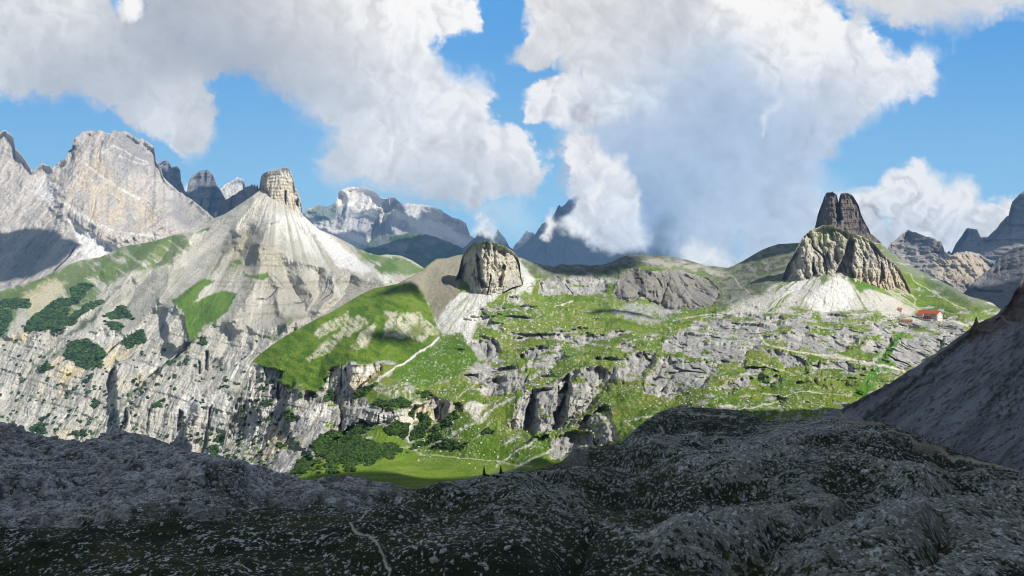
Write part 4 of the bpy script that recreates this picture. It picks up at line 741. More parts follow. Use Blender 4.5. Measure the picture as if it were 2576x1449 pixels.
gv = sm(.08, .26, .55*fbm(X/3.6, Y/3.6, 12, 4, .65)+.55*gfi+.38*fbm(X/24, Y/24, 5, 5, .6)+.50*conv-.17+.12*rgt-.34*sm(1500, 700, Fg.U)*sm(1255, 1330, Fg.V)-.12*sm(1900, 1100, Fg.U)*sm(1260, 1360, Fg.V)+.12*sm(1500,2000,Fg.U))
Fg.mix((150,153,142), gv*.78); Fg.mix((196,196,190), gv*sm(.1, .5, fbm(X/1.6, Y/1.6, 52, 4, .7))*.7)
st1 = sm(.34, .46, fbm(X/.8, Y/1.3, 31, 3, .65)+.05*rgt+.10*conv+.22*fbm(X/12, Y/12, 44, 4))
Fg.mix((222,224,220), st1*.85)
rr = roughr*sm(-.3, .0, .6*fbm(X/8, Y/6, 14, 4, .6)+.5*gfi+.12)
Fg.mix((182,182,178), rr*.9); Fg.mix((224,224,220), rr*sm(-.05, .3, sml)*.8); Fg.mix((72,76,58), rr*sm(.12, .4, -sml)*.8)
Fg.mix((134,112,96), Fg.poly([(-40,1060),(20,1062),(44,1074),(40,1092),(0,1100),(-60,1090)], 4, 5)*.6); Fg.mix((120,112,104), Fg.poly([(300,1070),(380,1085),(395,1105),(372,1118),(350,1105)], 4, 5)*.4)
Fg.mix((52,62,38), Fg.poly([(500,1210),(545,1188),(585,1178),(612,1196),(655,1232),(690,1262),(620,1285),(520,1272),(440,1262)], 24, 22)*.8*(1-st1)*sm(-.5,.1,gfi+.2))
Fg.mix((44,56,34), Fg.poly([(1640,1040),(1707,1020),(1830,1030),(1940,1058),(1900,1075),(1720,1080),(1650,1070)], 6, 8)*.55*(1-gv))
Fg.mix((150,150,144), Fg.poly([(1408,1164),(1437,1135),(1480,1126),(1490,1150),(1450,1168)], 8, 10)*.35)
pathc = (206,196,178)
for pts, w in (([(-40,1312),(0,1312),(66,1308),(109,1302),(148,1292),(204,1286),(237,1284),(280,1277),(310,1270)],3),([(385,1262),(460,1264),(526,1271),(592,1282),(625,1284),(660,1280),(674,1277)],3.2),([(990,1500),(976,1449),(979,1435),(965,1420),(941,1402),(923,1391),(891,1385),(879,1372),(903,1367),(918,1350),(941,1326),(979,1313),(1009,1288),(995,1279),(1006,1259),(1017,1244)],4.6),
   ([(1611,1375),(1665,1366),(1711,1346),(1740,1325),(1761,1296)],3),([(1624,1103),(1670,1096),(1728,1096),(1769,1086),(1819,1084)],3),([(1660,1062),(1680,1078),(1672,1094)],3),([(1730,1040),(1800,1040),(1850,1048)],1.5)):
    Fg.mix(pathc, Fg.poly(pts, 1.5, 2.5, False, w*.5))
Fg.mix((176,164,148), Fg.poly([(2640,1222),(2576,1189),(2550,1181),(2519,1175),(2478,1166),(2437,1155),(2400,1145),(2370,1130),(2330,1117),(2300,1108),(2290,1100)], 2.0, 3, False, 2.8))
Fg.mix((150,136,118), Fg.poly([(2300,1110),(2340,1112),(2380,1128),(2340,1130),(2300,1122)], 4, 3)*.8); Fg.mix((158,146,128), Fg.poly([(2216,1066),(2170,1064),(2125,1060),(2110,1050)], 2, 2, False, 4)*.8)
Fg.mix((168,154,134), Fg.poly([(2290,1096),(2260,1086),(2230,1076)], 2, 2, False, 2)); 
Fg.build(M_fg, (.03, .12, .5), (.02, .12, .45))

# the peak on whose flank we stand: out of the picture to the right and behind, it keeps the foreground in shade
prof = [(-1000,300),(-800,600),(-500,780),(-100,860),(208,930),(515,815),(560,725),(583,680),(609,600),(649,505),(689,440),(742,370),(821,190),(927,-20),(1000,-200)]
pp = np.linspace(-1000, 1000, 220); hz = np.interp(pp, [q[0] for q in prof], [q[1] for q in prof])
s0 = 500+25*np.sin(pp/140); rp = np.stack([.788*s0+.616*pp, -.616*s0+.788*pp, hz], 1)
rp[:, 2] += .869*(s0-500)+9*fbm(pp/30, 0, 5, 4)
rowsP = []
dirs = np.gradient(rp[:, :2], axis=0); dirs /= np.linalg.norm(dirs, axis=1, keepdims=True); nrm = np.stack([-dirs[:, 1], dirs[:, 0]], 1)
for k in np.linspace(-1, 1, 41):
    q = rp.copy(); off = 420*k; q[:, :2] += nrm*off; zz = rp[:, 2]-(rp[:, 2]+420)*abs(k)**.8
    q[:, 2] = zz+22*fbm(q[:, 0]/80, q[:, 1]/80, 3, 4, .5, True)*min(1, abs(k)*6); rowsP.append(q)
BP = np.stack(rowsP, 0)
idx = np.arange(BP.shape[0]*BP.shape[1]).reshape(BP.shape[:2])
fcs = np.stack([idx[:-1, :-1], idx[:-1, 1:], idx[1:, 1:], idx[1:, :-1]], -1).reshape(-1, 4)
bc_ = np.broadcast_to(hexc((150,146,142)), BP.shape)*(1+.3*fbm(BP[..., 0]/30, BP[..., 1]/30, BP[..., 2]/60, 4))[..., None]
tag(mesh_np('shading_peak', BP.reshape(-1, 3), fcs, M_far, bc_.reshape(-1, 3)), kind='structure')

# ------------------------------------------------------------------ clouds above and behind the viewpoint: their shadows lie on the ridges
M_cloud = flat_mat('cloud_white', (.85,.86,.88), 1.0, .05, .01)
def puff(u, v, D, rx, ry, rz, t=2900, seed=0.0):
    bm = bpy.data.meshes.new('cloud'); n = 40
    th = np.linspace(0, np.pi, n)[:, None]; ph = np.linspace(0, 2*np.pi, 2*n)[None]
    d = np.stack([np.sin(th)*np.cos(ph), np.sin(th)*np.sin(ph), np.cos(th)+0*ph], -1)
    r = 1+.42*fbm(d[..., 0]*1.7+seed, d[..., 1]*1.7, d[..., 2]*1.7, 5, .55)+.05
    T = W(np.array(u), np.array(v), np.array(D))+SD*t
    P = d*r[..., None]*np.array([rx, ry, rz])+T
    idx = np.arange(n*2*n).reshape(n, 2*n)
    f = np.stack([idx[:-1, :-1], idx[1:, :-1], idx[1:, 1:], idx[:-1, 1:]], -1).reshape(-1, 4)
    tag(mesh_np('cloud', P.reshape(-1, 3), f, M_cloud), kind='structure')
for k, a in enumerate([(-20,620,3950,330,250,170),(118,585,3950,90,70,70),(510,500,5000,170,170,180),(425,440,5200,110,110,110),(620,500,4300,110,100,90),(1440,668,1740,120,120,60),(1930,640,2000,75,80,60),
    (965,868,1150,34,24,16),(1015,733,1335,34,28,14),(1560,800,1350,60,16,12),(1060,650,5500,560,420,200),(2590,560,4500,330,330,260),(2560,720,2150,190,170,100),(1490,610,11500,2300,1500,1500,9000),(1225,600,10400,500,500,400,6500),(915,560,9800,260,260,260,6000),(960,570,9800,200,240,260,6000)]):
    puff(*a[:6], t=a[6] if len(a) > 6 else 2900, seed=k*3.7)


# ------------------------------------------------------------------ finding the ground
def ground(s, u, v):
    """the point of a sheet seen nearest to (u, v)"""
    c = s.P; uu = c[..., 0]/c[..., 1]*F+CU; vv = HV-c[..., 2]/c[..., 1]*F
    k = np.argmin((uu-u)**2+(vv-v)**2); return c.reshape(-1, 3)[k].copy()
class GMap:
    def __init__(g, s):
        c = s.P; g.uu = c[..., 0]/c[..., 1]*F+CU; g.vv = HV-c[..., 2]/c[..., 1]*F; g.c = c
    def __call__(g, u, v): 
        k = np.argmin((g.uu-u)**2+(g.vv-v)**2); return Vector(g.c.reshape(-1, 3)[k].tolist())
gA, gF, gR, gB = GMap(A), GMap(Fg), GMap(R_), GMap(B)

# ------------------------------------------------------------------ loose stones and dwarf pine: what nobody could count
def blob_mesh(n, m, amp, seed):
    th = np.linspace(0, np.pi, n)[:, None]; ph = np.arange(m)[None]*2*np.pi/m
    d = np.stack([np.sin(th)*np.cos(ph), np.sin(th)*np.sin(ph), np.cos(th)+0*ph], -1).reshape(-1, 3)
    r = 1+amp*(np.random.RandomState(seed).rand(len(d))*2-1); r[:m] = r[0]; r[-m:] = r[-1]
    idx = np.arange(n*m).reshape(n, m); nx = np.roll(idx, -1, 1)
    f = np.stack([idx[:-1], idx[1:], nx[1:], nx[:-1]], -1).reshape(-1, 4)
    return d*r[:, None], f
def scatter(name, pts, sizes, flat, base, mat, cols, seed=1, smooth=False, amp=.3, nm=(4, 6)):
    r = np.random.RandomState(seed); vs = [blob_mesh(nm[0], nm[1], amp, seed+k) for k in range(7)]
    PP, FF, CC = [], [], []; off = 0
    for k in range(len(pts)):
        v, f = vs[k % 7]; a = r.rand()*6.28; ca, sa = math.cos(a), math.sin(a); sc = sizes[k]*np.array([.75+.5*r.rand(), .75+.5*r.rand(), flat*(.7+.6*r.rand())])
        q = v*sc; q = np.stack([q[:, 0]*ca-q[:, 1]*sa, q[:, 0]*sa+q[:, 1]*ca, q[:, 2]], 1)+pts[k]+np.array([0, 0, sc[2]*base])
        PP.append(q); FF.append(f+off); off += len(v); CC.append(np.broadcast_to(cols[k], q.shape))
    return mesh_np(name, np.concatenate(PP), np.concatenate(FF), mat, np.concatenate(CC), smooth=smooth)
def pick(s, wgt, n, seed):
    """random points of a sheet, evenly over the picture, weighted"""
    w = (wgt*(np.abs(np.gradient(s.V, axis=0))+.05)).ravel(); w[w < 0] = 0; cdf = np.cumsum(w); r = np.random.RandomState(seed)
    k = np.searchsorted(cdf, r.rand(n)*cdf[-1]); return s.P.reshape(-1, 3)[k], k, r
M_stone = terrain_mat('loose_stone', .8, .6, .3, .9)
M_bush = terrain_mat('needles', 1.0, 1.0, .5, .9)
rf = (.25+1.0*rr+.8*gv*.6)*(Fg.V < 1500)*(Fg.U > -60)*(Fg.U < 2640)*(1-.5*st1)
pt, k, r = pick(Fg, rf+.9*rr*(Fg.V < 1500), 24000, 3); dist = np.linalg.norm(pt, axis=1)
sz = (.13+.34*r.rand(len(pt))**3+.8*(r.rand(len(pt)) > .975)*r.rand(len(pt)))*(1+.9*(roughr.ravel()[k]))*np.clip(dist/300, .5, 1.4)
tag(scatter('stones', pt, sz, .7, .25, M_stone, hexc((206,206,204))[None]*(.5+.6*r.rand(len(pt), 1)), 5), kind='stuff')
wA = np.clip(A.poly([(1110,850),(1300,740),(1900,780),(2480,790),(2260,990),(2080,1060),(1600,1060),(1380,1170),(1060,1160),(1000,960)], 30, 10)+.15*A.poly(mead, 3, 3)-.9*A.poly(hillg, 4, 4), 0, 1)*soft*(A.w1 > -.35)
wA = wA+.9*A.poly([(1640,1010),(1760,985),(2000,985),(2150,1000),(2080,1052),(1680,1060)], 12, 8)
pt, k, r = pick(A, wA, 3400, 9)
tag(scatter('meadow_stones', pt, (.32+1.1*r.rand(len(pt))**4)*pt[:, 1]/900, .7, .3, M_stone, hexc((226,224,218))[None]*(.7+.35*r.rand(len(pt), 1)), 11), kind='stuff')
def pines_on(s, w, n, size, seed, name):
    pt, k, r = pick(s, np.clip(w, 0, 1), n, seed)
    c = hexc((60,84,42))[None]*(.4+1.2*r.rand(len(pt), 1)); c = c*(1+.25*(r.rand(len(pt), 3)-.5))
    tag(scatter(name, pt, size*(.5+.9*r.rand(len(pt)))*pt[:, 1]/1000, .62, .45, M_bush, c, seed, False, .42, (5, 7)), kind='stuff')
pines_on(A, A.pine, 9000, 1.95, 21, 'dwarf_pine_scrub'); pines_on(B, B.pine*(B.V < 1200), 8000, 1.8, 23, 'pine_scrub_below_the_pyramid')

# ------------------------------------------------------------------ things
def empty(name, loc, rz, label, cat, group=None):
    o = bpy.data.objects.new(name, None); C.objects.link(o); o.location = loc; o.rotation_euler = (0, 0, rz); return tag(o, label, cat, group)
class MB:
    def __init__(m): m.v = []; m.f = []
    def box(m, x0, x1, y0, y1, z0, z1):
        k = len(m.v); m.v += [(x0,y0,z0),(x1,y0,z0),(x1,y1,z0),(x0,y1,z0),(x0,y0,z1),(x1,y0,z1),(x1,y1,z1),(x0,y1,z1)]
        m.f += [tuple(k+i for i in q) for q in ((0,3,2,1),(4,5,6,7),(0,1,5,4),(1,2,6,5),(2,3,7,6),(3,0,4,7))]; return m
    def prism(m, prof, x0, x1):                      # closed profile in (y, z), swept along x
        k = len(m.v); n = len(prof); m.v += [(x0, y, z) for y, z in prof]+[(x1, y, z) for y, z in prof]
        m.f += [tuple(range(k, k+n))[::-1], tuple(range(k+n, k+2*n))]+[(k+i, k+(i+1) % n, k+n+(i+1) % n, k+n+i) for i in range(n)]; return m
    def build(m, name, mat, parent=None, smooth=False):
        me = bpy.data.meshes.new(name); me.from_pydata(m.v, [], m.f); me.materials.append(mat)
        if smooth: me.polygons.foreach_set('use_smooth', [True]*len(me.polygons))
        me.update(); o = bpy.data.objects.new(name, me); C.objects.link(o); o.parent = parent; return o
mt = lambda n, c, r=.8, v=.1, sc=.6: flat_mat(n, tuple(hexc(c)), r, v, sc)
M_wallw, M_roof, M_win, M_stonew = mt('white_render', (214,208,198)), mt('orange_roof', (188,98,60), .75, .18, 1.5), mt('window_dark', (58,62,70), .3), mt('rubble_wall', (170,164,152), .9, .3, 1.2)
M_wood, M_red, M_trim = mt('brown_wood', (96,66,50)), mt('red_awning', (176,52,40)), mt('frame_pale', (208,200,186))
def window(par, x, y, z, w, h, side):
    m = MB()
    if side == 'f': fr = MB().box(x-w/2-.12, x+w/2+.12, y-.10, y+.04, z-.12, z+h+.12).build('window', M_trim, par); m.box(x-w/2, x+w/2, y-.14, y-.06, z, z+h)
    else: fr = MB().box(x-.04, x+.10, y-w/2-.12, y+w/2+.12, z-.12, z+h+.12).build('window', M_trim, par); m.box(x+.06, x+.14, y-w/2, y+w/2, z, z+h)
    m.build('pane', M_win, fr); return fr
# big hut
gp = gA(2330, 806); hut = empty('mountain_hut', gp+Vector((3, 2, 2.6)), math.radians(-62), 'large white mountain hut with an orange roof on the shelf below the bastion', 'hut')
L_, W2 = 40.0, 15.0
MB().prism([(0,-6),(0,10),(W2/2,14.5),(W2,10),(W2,-6)], -L_/2, L_/2).build('wall', M_wallw, hut)
MB().prism([(-1.3,9.5),(W2/2,15.25),(W2+1.3,9.5),(W2+1.3,9.9),(W2/2,15.7),(-1.3,9.9)], -L_/2-1, L_/2+1).build('roof', M_roof, hut)
wing = MB().prism([(-5.0,0),(-5.0,7.2),(-.02,10.1),(-.02,0)], -L_/2, -L_/2+14).build('wing', M_wallw, hut)
MB().prism([(-6.2,6.9),(-.9,10.0),(-.9,10.45),(-6.2,7.35)], -L_/2-1, -L_/2+14.8).build('wing_roof', M_roof, hut)
for zf in (1.2, 4.4, 7.4):
    for x in np.arange(-L_/2+17, L_/2-1.5, 3.2): window(hut, float(x), 0, zf, 1.3, 1.35, 'f')
for zf in (1.2, 4.2):
    for x in np.arange(-L_/2+2, -L_/2+13, 3.1): window(hut, float(x), -5.0, zf, 1.3, 1.35, 'f')
for zf in (1.4, 7.6, 9.6):
    for y in (4.2, 7.5, 10.8): window(hut, L_/2, y, zf, 1.2, 1.2, 's')
MB().box(8, 15.5, -1.5, -.02, 7.0, 7.2).box(8, 15.5, -1.55, -1.45, 7.2, 8.2).build('balcony', M_wood, hut)
aw = MB().prism([(-5.5,3.0),(-.1,4.9),(-.1,5.15),(-5.5,3.25)], -5.5, 8).build('terrace_roof', M_red, hut)
for x in (-5, 0, 4.5, 7.6): MB().box(x-.12, x+.12, -5.3, -5.06, -1.5, 3.05).build('post', M_wood, hut)
MB().box(-L_/2-2, L_/2-6, -11, -.05, -9, -.15).build('terrace', M_stonew, hut); MB().box(-1, .4, -.12, .02, 0, 2.2).build('door', M_wood, hut)
MB().box(-8, -6.6, W2/2-.7, W2/2+.7, 13, 17).build('chimney', M_stonew, hut)
gp = gA(2281, 815); an = empty('stone_annex', gp+Vector((0, 1, 1.8)), math.radians(-18), 'low grey stone annex with an orange roof, below and left of the large hut', 'hut')
MB().prism([(0,-4),(0,4.4),(3.6,6.1),(7.2,4.4),(7.2,-4)], -10, 10).build('wall', M_stonew, an)
MB().prism([(-.6,4.25),(3.6,6.25),(7.8,4.25),(7.8,4.55),(3.6,6.6),(-.6,4.55)], -10.5, 10.5).build('roof', M_roof, an)
for x in (-7.5, -4.5, -1.5, 4.5, 7.5): window(an, x, 0, 1.5, 1.1, 1.3, 'f')
MB().box(1, 2.2, -.1, .02, 0, 2.2).build('door', M_wood, an); MB().box(-4, -3, 3.1, 4.1, 5.6, 7.2).build('chimney', M_stonew, an)
gp = gA(2300, 826); sw = empty('terrace_wall', gp+Vector((0, 0, .4)), math.radians(-12), 'dark low retaining wall below the orange-roofed annex', 'wall')
MB().box(-8, 8, 0, .7, 0, 3.4).build('stones', mt('dark_rubble', (96,92,88), .9, .3, 1.5), sw); MB().box(-8.15, 8.15, -.1, .8, 3.402, 3.6).build('coping', M_stonew, sw)
gp = gA(2264, 785); ch = empty('small_chapel', gp+Vector((0, 1, 1.6)), math.radians(-40), 'tiny white chapel with a pinkish roof, left of and above the large hut', 'chapel')
MB().prism([(0,-4),(0,3.4),(2.5,5.6),(5,3.4),(5,-4)], -3.6, 3.6).build('wall', M_wallw, ch)
MB().prism([(-.5,3.1),(2.5,5.75),(5.5,3.1),(5.5,3.4),(2.5,6.1),(-.5,3.4)], -4, 4).build('roof', mt('faded_red_roof', (204,120,108)), ch)
window(ch, -1.6, 0, 1.3, .8, 1.3, 'f'); window(ch, 1.6, 0, 1.3, .8, 1.3, 'f'); MB().box(3.58, 3.7, 1.9, 3.1, 0, 2.2).build('door', M_wood, ch)

for o_ in (hut, an): o_.scale = (.9, .9, .9)
# hikers: one continuous skinned body each, clothes and pack as children
def skin_body(name, verts, edges, radii, mat, parent):
    me = bpy.data.meshes.new(name); me.from_pydata(verts, edges, []); o = bpy.data.objects.new(name, me); C.objects.link(o)
    m = o.modifiers.new('s', 'SKIN'); o.modifiers.new('d', 'SUBSURF').levels = 1
    for k, r in enumerate(radii): me.skin_vertices[0].data[k].radius = (r, r)
    me.skin_vertices[0].data[0].use_root = True
    dg = bpy.context.evaluated_depsgraph_get(); m2 = bpy.data.meshes.new_from_object(o.evaluated_get(dg)); m2.name = name
    m2.materials.clear(); m2.materials.append(mat)
    bpy.data.objects.remove(o); o = bpy.data.objects.new(name, m2); C.objects.link(o); o.parent = parent; return o
SK = mt('skin', (196,150,124), .6)
def body_data(walk):
    a = .22 if walk else .04
    v = [(0,0,.95),(0,.01,1.15),(0,.01,1.36),(0,0,1.47),(0,-.02,1.56),(0,-.03,1.66),(0,-.02,1.73),
         (-.19,.01,1.40),(-.25,-.06*walk-.02,1.15),(-.25,-.18*walk-.06,.92),(.19,.01,1.40),(.25,.10*walk,1.15),(.25,.02*walk-.04,.92),
         (-.10,0,.92),(-.11,a*.7,.50),(-.11,a*1.8,.09),(-.11,a*1.8-.15,.04),(.10,0,.92),(.11,-a*.7,.50),(.11,-a*1.2,.09),(.11,-a*1.2-.15,.04)]
    e = [(0,1),(1,2),(2,3),(3,4),(4,5),(5,6),(2,7),(7,8),(8,9),(2,10),(10,11),(11,12),(0,13),(13,14),(14,15),(15,16),(0,17),(17,18),(18,19),(19,20)]
    r = [.14,.13,.15,.055,.09,.105,.06,.06,.045,.035,.06,.045,.035,.095,.065,.045,.035,.095,.065,.045,.035]; return v, e, r
def hiker_proto(walk, jk, tr, pk):
    t = bpy.data.objects.new('person', None); C.objects.link(t)
    v, e, r = body_data(walk); skin_body('body', v, e, r, SK, t)
    jv = [v[0], v[1], v[2], v[7], v[8], v[9], v[10], v[11], v[12]]; skin_body('jacket', jv, [(0,1),(1,2),(2,3),(3,4),(4,5),(2,6),(6,7),(7,8)], [.165,.16,.175,.085,.065,.05,.085,.065,.05], jk, t)
    tv = [(0,0,.97), v[13], v[14], v[15], v[17], v[18], v[19]]; skin_body('trousers', tv, [(0,1),(1,2),(2,3),(0,4),(4,5),(5,6)], [.15,.115,.085,.06,.115,.085,.06], tr, t)
    skin_body('hair', [(0,0,1.60),(0,.01,1.70),(0,-.02,1.77)], [(0,1),(1,2)], [.07,.11,.07], M_hair, t)
    if pk:
        b = skin_body('backpack', [(0,.26,1.05),(0,.27,1.25),(0,.24,1.45)], [(0,1),(1,2)], [.14,.16,.10], pk, t)
    return t
M_hair = mt('hair_dark', (50,38,30))
J = [mt('jacket_%s' % n, c) for n, c in (('red', (170,40,44)),('blue', (46,84,160)),('black', (34,34,40)),('white', (214,214,210)),('orange', (214,110,40)))]
TR = [mt('trousers_dark', (40,42,52)), mt('trousers_grey', (100,98,96))]; PK = [mt('pack_blue', (40,70,140)), mt('pack_black', (30,30,34)), mt('pack_red', (160,44,40))]
protos = {}
def copy_tree(o, par=None):
    c = o.copy(); C.objects.link(c); c.parent = par
    for ch_ in o.children: copy_tree(ch_, c)
    return c
CN = ['red', 'blue', 'black', 'white', 'orange']
people = [(2091,1060,2,0,'person in black beside the boulders at the near end of the crest'),(2107,1061,2,0,'person in black standing just behind the group at the left end of the path'),(2100,1077,2,1,'person in black lowest of the group at the left end of the path'),(2109,1071,2,0,'person in black with grey trousers in the middle of the group at the left end'),(2120,1067,3,1,'person in a pale jacket in the group at the left end of the path'),(2125,1073,0,0,'person in red at the right edge of the group at the left end'),
 (2201,1061,1,0,'person in blue on the flat crest, left one of the blue pair'),(2208,1061,1,1,'person in blue on the flat crest, right one of the blue pair'),(2252,1075,2,1,'person in black alone where the path tops the crest'),(2288,1087,2,1,'person in black alone against the scree, left of the row'),(2302,1092,1,1,'person in blue leading the row against the scree'),(2306,1094,2,0,'person in black second in the row against the scree'),(2311,1096,0,1,'person in red third in the row against the scree'),
 (2321,1099,1,1,'person in blue fourth in the row against the scree'),(2328,1102,2,1,'person in black fifth in the row against the scree'),(2335,1105,4,1,'person in orange last of the row against the scree'),(2294,1119,2,1,'person in black on the lower branch path below the row'),(2340,1120,0,0,'person in red at the inner edge of the wide path bend'),(2357,1122,4,1,'person in orange walking up the wide path bend'),(2363,1117,2,1,'person in black beside the one in orange on the wide path bend'),
 (2401,1140,2,1,'person in black on the path halfway between the bend and the picture edge'),(2426,1153,3,1,'person in a pale jacket on the path below the one in black'),(2527,1188,2,1,'person in black nearest the right picture edge, left of a pair'),(2537,1189,1,1,'person in blue nearest the right picture edge, right of a pair')]
for k, (u, v, cj, wk, lab) in enumerate(people):
    key = (cj, wk)
    if key not in protos: protos[key] = hiker_proto(wk, J[cj], TR[(cj+wk) % 2], PK[(cj+1) % 3] if wk else None); o = protos[key]
    else: o = copy_tree(protos[key])
    o.location = gF(u, v)-Vector((0, 0, .05)); o.rotation_euler = (0, 0, random.uniform(-2.6, -.4)); tag(o, lab, 'person', 'hikers on the crest path')

# spruces
M_bark = mt('bark', (84,66,52)); M_needle = mt('spruce_needles', (44,68,38), .9, .4, 1.5)
def spruce(u, v, gm, h, label, sd):
    r = random.Random(sd); t = empty('spruce_tree', gm(u, v)-Vector((0, 0, .15)), r.uniform(0, 6), label, 'tree')
    m = MB(); n = 7
    for k in range(5):
        rr_ = h*.03*(1-k/5.2); m.v += [(rr_*math.cos(i*6.283/n)+.03*math.sin(k), rr_*math.sin(i*6.283/n), h*.98*k/4) for i in range(n)]
        if k: m.f += [((k-1)*n+i, (k-1)*n+(i+1) % n, k*n+(i+1) % n, k*n+i) for i in range(n)]
    m.build('trunk', M_bark, t); c = MB()
    for _ in range(950):
        q = r.random()**.8; z = h*(.08+.92*q); R0 = h*.24*(1-q)*(.75+.25*math.sin(q*46))+.03; a = r.uniform(0, 6.283); rad = R0*r.uniform(.25, 1)**.6; x, y = rad*math.cos(a), rad*math.sin(a); zz = z-rad*.35; s_ = h*.035*(1.3-q*.6)
        k = len(c.v); ca, sa = math.cos(a), math.sin(a); c.v += [(x-ca*s_, y-sa*s_, zz+s_*.3), (x+sa*s_*.7, y-ca*s_*.7, zz), (x+ca*s_*1.6, y+sa*s_*1.6, zz-s_*.7), (x-sa*s_*.7, y+ca*s_*.7, zz+s_*.1)]; c.f.append((k, k+1, k+2, k+3))
    c.build('crown', M_needle, t)
spruce(1217, 1197, gF, 5.6, 'left one of the two small dark spruces on the skyline below the bright meadow', 1)
spruce(1260, 1195, gF, 4.6, 'right one of the two small dark spruces on the skyline, amid dark bushes', 2)
spruce(1141, 1122, gA, 8.0, 'lone spruce on the green slope above the valley meadow', 3)
pts_ = np.array([list(gF(1250+30*math.sin(k*2.3), 1198+3*math.cos(k*1.7))) for k in range(34)]); rr9 = np.random.RandomState(4)
tag(scatter('skyline_scrub', pts_, .35+.5*rr9.rand(34), .7, .4, M_bush, hexc((44,62,36))[None]*(.6+.6*rr9.rand(34, 1)), 31, False, .42, (5, 7)), kind='stuff')

# boulders that can be told apart
def boulder_mesh(sd, name='boulder'):
    n, m = 11, 16; th = np.linspace(0, np.pi, n)[:, None]; ph = np.arange(m)[None]*2*np.pi/m
    d = np.stack([np.sin(th)*np.cos(ph), np.sin(th)*np.sin(ph), np.cos(th)+0*ph], -1); r = np.full(d.shape[:2], 1.0); R2 = np.random.RandomState(sd)
    for _ in range(11):                                   # planes cut the ball into a blocky stone
        nn = R2.normal(size=3); nn /= np.linalg.norm(nn); c_ = d@nn; r = np.minimum(r, np.where(c_ > .05, R2.uniform(.55, .9)/np.maximum(c_, .05), 9))
    r = r*(1+.08*fbm(d[..., 0]*3+sd, d[..., 1]*3, d[..., 2]*3, 3)); r[0] = r[0, 0]; r[-1] = r[-1, 0]
    idx = np.arange(n*m).reshape(n, m); nx = np.roll(idx, -1, 1); f = np.stack([idx[:-1], idx[1:], nx[1:], nx[:-1]], -1).reshape(-1, 4)
    o = mesh_np(name, (d*r[..., None]).reshape(-1, 3), f, M_stone, np.broadcast_to(hexc((206,205,202)), (n*m, 3)), smooth=False); return o
bprot = [boulder_mesh(200+k) for k in range(5)]; used = [False]*5
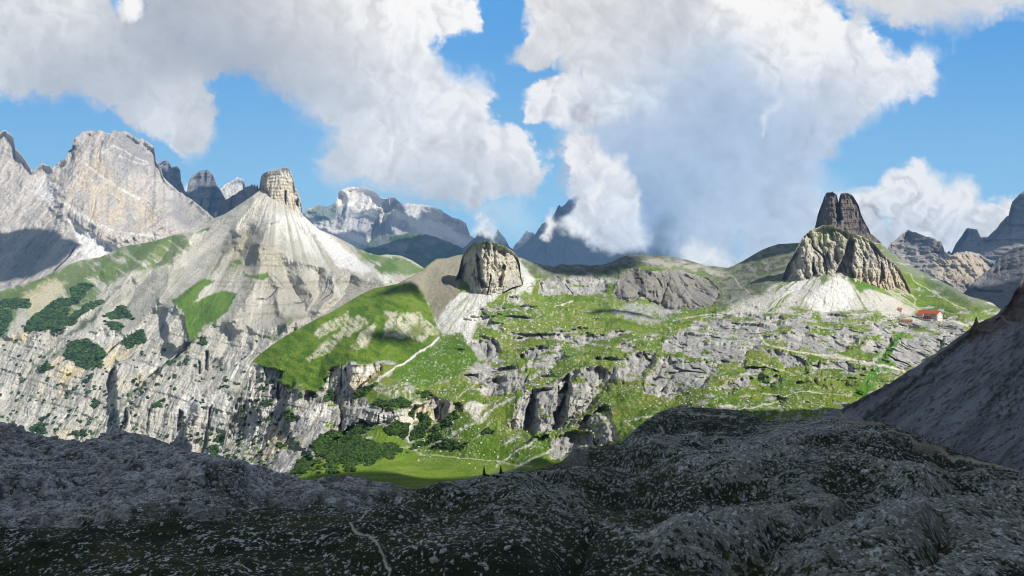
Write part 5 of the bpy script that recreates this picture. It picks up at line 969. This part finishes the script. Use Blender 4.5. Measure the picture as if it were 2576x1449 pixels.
bl_ = [(411,1280,13,'white boulder alone in the dark turf just below the left footpath'),(354,1287,14,'grey boulder left of the white one below the left footpath'),(64,1272,18,'broad pale slab at the left edge above the footpath'),(1199,1303,13,'squarish pale boulder on the dark hillock right of the winding path'),(1246,1278,13,'brownish boulder, topmost on the dark hillock'),(1196,1286,7,'small pale boulder just above the squarish one on the hillock'),
 (1008,1304,15,'pale boulder beside the winding path below its upper bend'),(1126,1300,14,'low pale outcrop between the winding path and the hillock'),(1276,1382,22,'large grey boulder lowest on the dark hillock'),(1114,1390,20,'wide crumbled boulder right of the lower path bend'),(1090,1413,26,'largest crumbled boulder near the bottom edge right of the path'),(1174,1404,16,'pale boulder, left of two close together near the bottom edge'),(1196,1395,13,'grey boulder, right of two close together near the bottom edge'),
 (1224,1433,13,'pale pointed boulder at the bottom edge right of centre'),(1287,1333,8,'small white boulder below the dark hillock top'),(1356,1406,12,'pale boulder halfway between the hillock and the square block'),(1636,1437,18,'square white block at the bottom edge'),(1420,1388,14,'pale boulder in the hollow left of the square block'),(1462,1351,8,'small pale boulder above the hollow left of the square block'),(1495,1324,9,'small white boulder in the middle of the dark slope'),
 (1728,1181,11,'flat white boulder below the knoll with the contour path'),(1852,1173,8,'small upright boulder right of the flat white one'),(2018,1161,9,'round boulder below the crest, right one of two'),(1993,1152,13,'large round boulder below the crest, left one of two'),(1898,1225,8,'ring-shaped pale boulder on a turf hump at centre right'),(2154,1140,12,'grey boulder on the slope under the crest path, left of three'),(2189,1132,14,'grey boulder on the slope under the crest path, middle of three'),(2246,1130,12,'grey boulder on the slope under the crest path, right of three'),
 (2180,1192,26,'broad pale outcrop in the hollow under the crest path'),(2275,1253,18,'long pale outcrop on the ridge at right'),(2169,1323,11,'pale boulder in the gully left of the dark pit'),(2336,1362,9,'pale boulder beside the deep dark gully at right'),(2568,1413,12,'pale boulder at the right picture edge near the bottom'),(2455,1397,13,'pale boulder near the bottom right corner, left of the edge one'),(2367,1400,14,'wide pale boulder in the bottom right grass'),(510,1383,8,'small white boulder above the pale rubble patch at lower left'),
 (478,1330,16,'pale broken boulder at the top of the rubble patch at lower left'),(500,1352,11,'pale boulder within the rubble patch at lower left'),(452,1372,11,'flat pale boulder at the foot of the rubble patch'),(249,1326,7,'small white boulder in dark turf at far lower left'),(830,1435,7,'small white boulder at the bottom edge left of the winding path'),(610,1258,12,'pale boulder pair-mate above the footpath at the foot of the dark mound'),(283,1254,12,'pale boulder on the rim of the rocky field above the left footpath'),(415,1168,11,'white leaning boulder high in the rocky field at left'),
 (375,1186,15,'dark brown-grey boulder mass in the rocky field at left'),(880,1208,20,'big grey outcrop on the crest left of the bright meadow'),(812,1212,18,'grey outcrop left of the big one on the crest'),(10,1072,20,'brown rock at the far left end of the crest')]
for k, (u, v, w, lab) in enumerate(bl_):
    i = k % 5; o = bprot[i] if not used[i] else bprot[i].copy()
    if used[i]: C.objects.link(o)
    used[i] = True; g = gF(u, v); s_ = w*.5*g.length/F; R2 = random.Random(k)
    o.location = g+Vector((0, 0, s_*.28)); o.scale = (s_*1.15, s_*1.0, s_*R2.uniform(.62, .85)); o.rotation_euler = (R2.uniform(-.25, .25), R2.uniform(-.25, .25), R2.uniform(0, 6.3)); tag(o, lab, 'boulder', 'boulders on the shaded slope')

# ------------------------------------------------------------------ haze
hm = bpy.data.materials.new('haze'); hm.use_nodes = True; hn = hm.node_tree; hn.nodes.clear()
ho = hn.nodes.new('ShaderNodeOutputMaterial'); hv = hn.nodes.new('ShaderNodeVolumePrincipled'); hn.links.new(hv.outputs[0], ho.inputs['Volume'])
hv.inputs['Color'].default_value = (.26, .54, 1.0, 1); hv.inputs['Density'].default_value = 5.5e-5; hv.inputs['Anisotropy'].default_value = 0.0
bx = (-4400, 4400, -900, 7900, -900, 1500)
hp = np.array([(bx[i], bx[2+j], bx[4+k]) for k in (0, 1) for j in (0, 1) for i in (0, 1)], float)
hf = np.array([(0,2,3,1),(4,5,7,6),(0,1,5,4),(2,6,7,3),(0,4,6,2),(1,3,7,5)])
tag(mesh_np('haze', hp, hf, hm, smooth=False), kind='stuff')
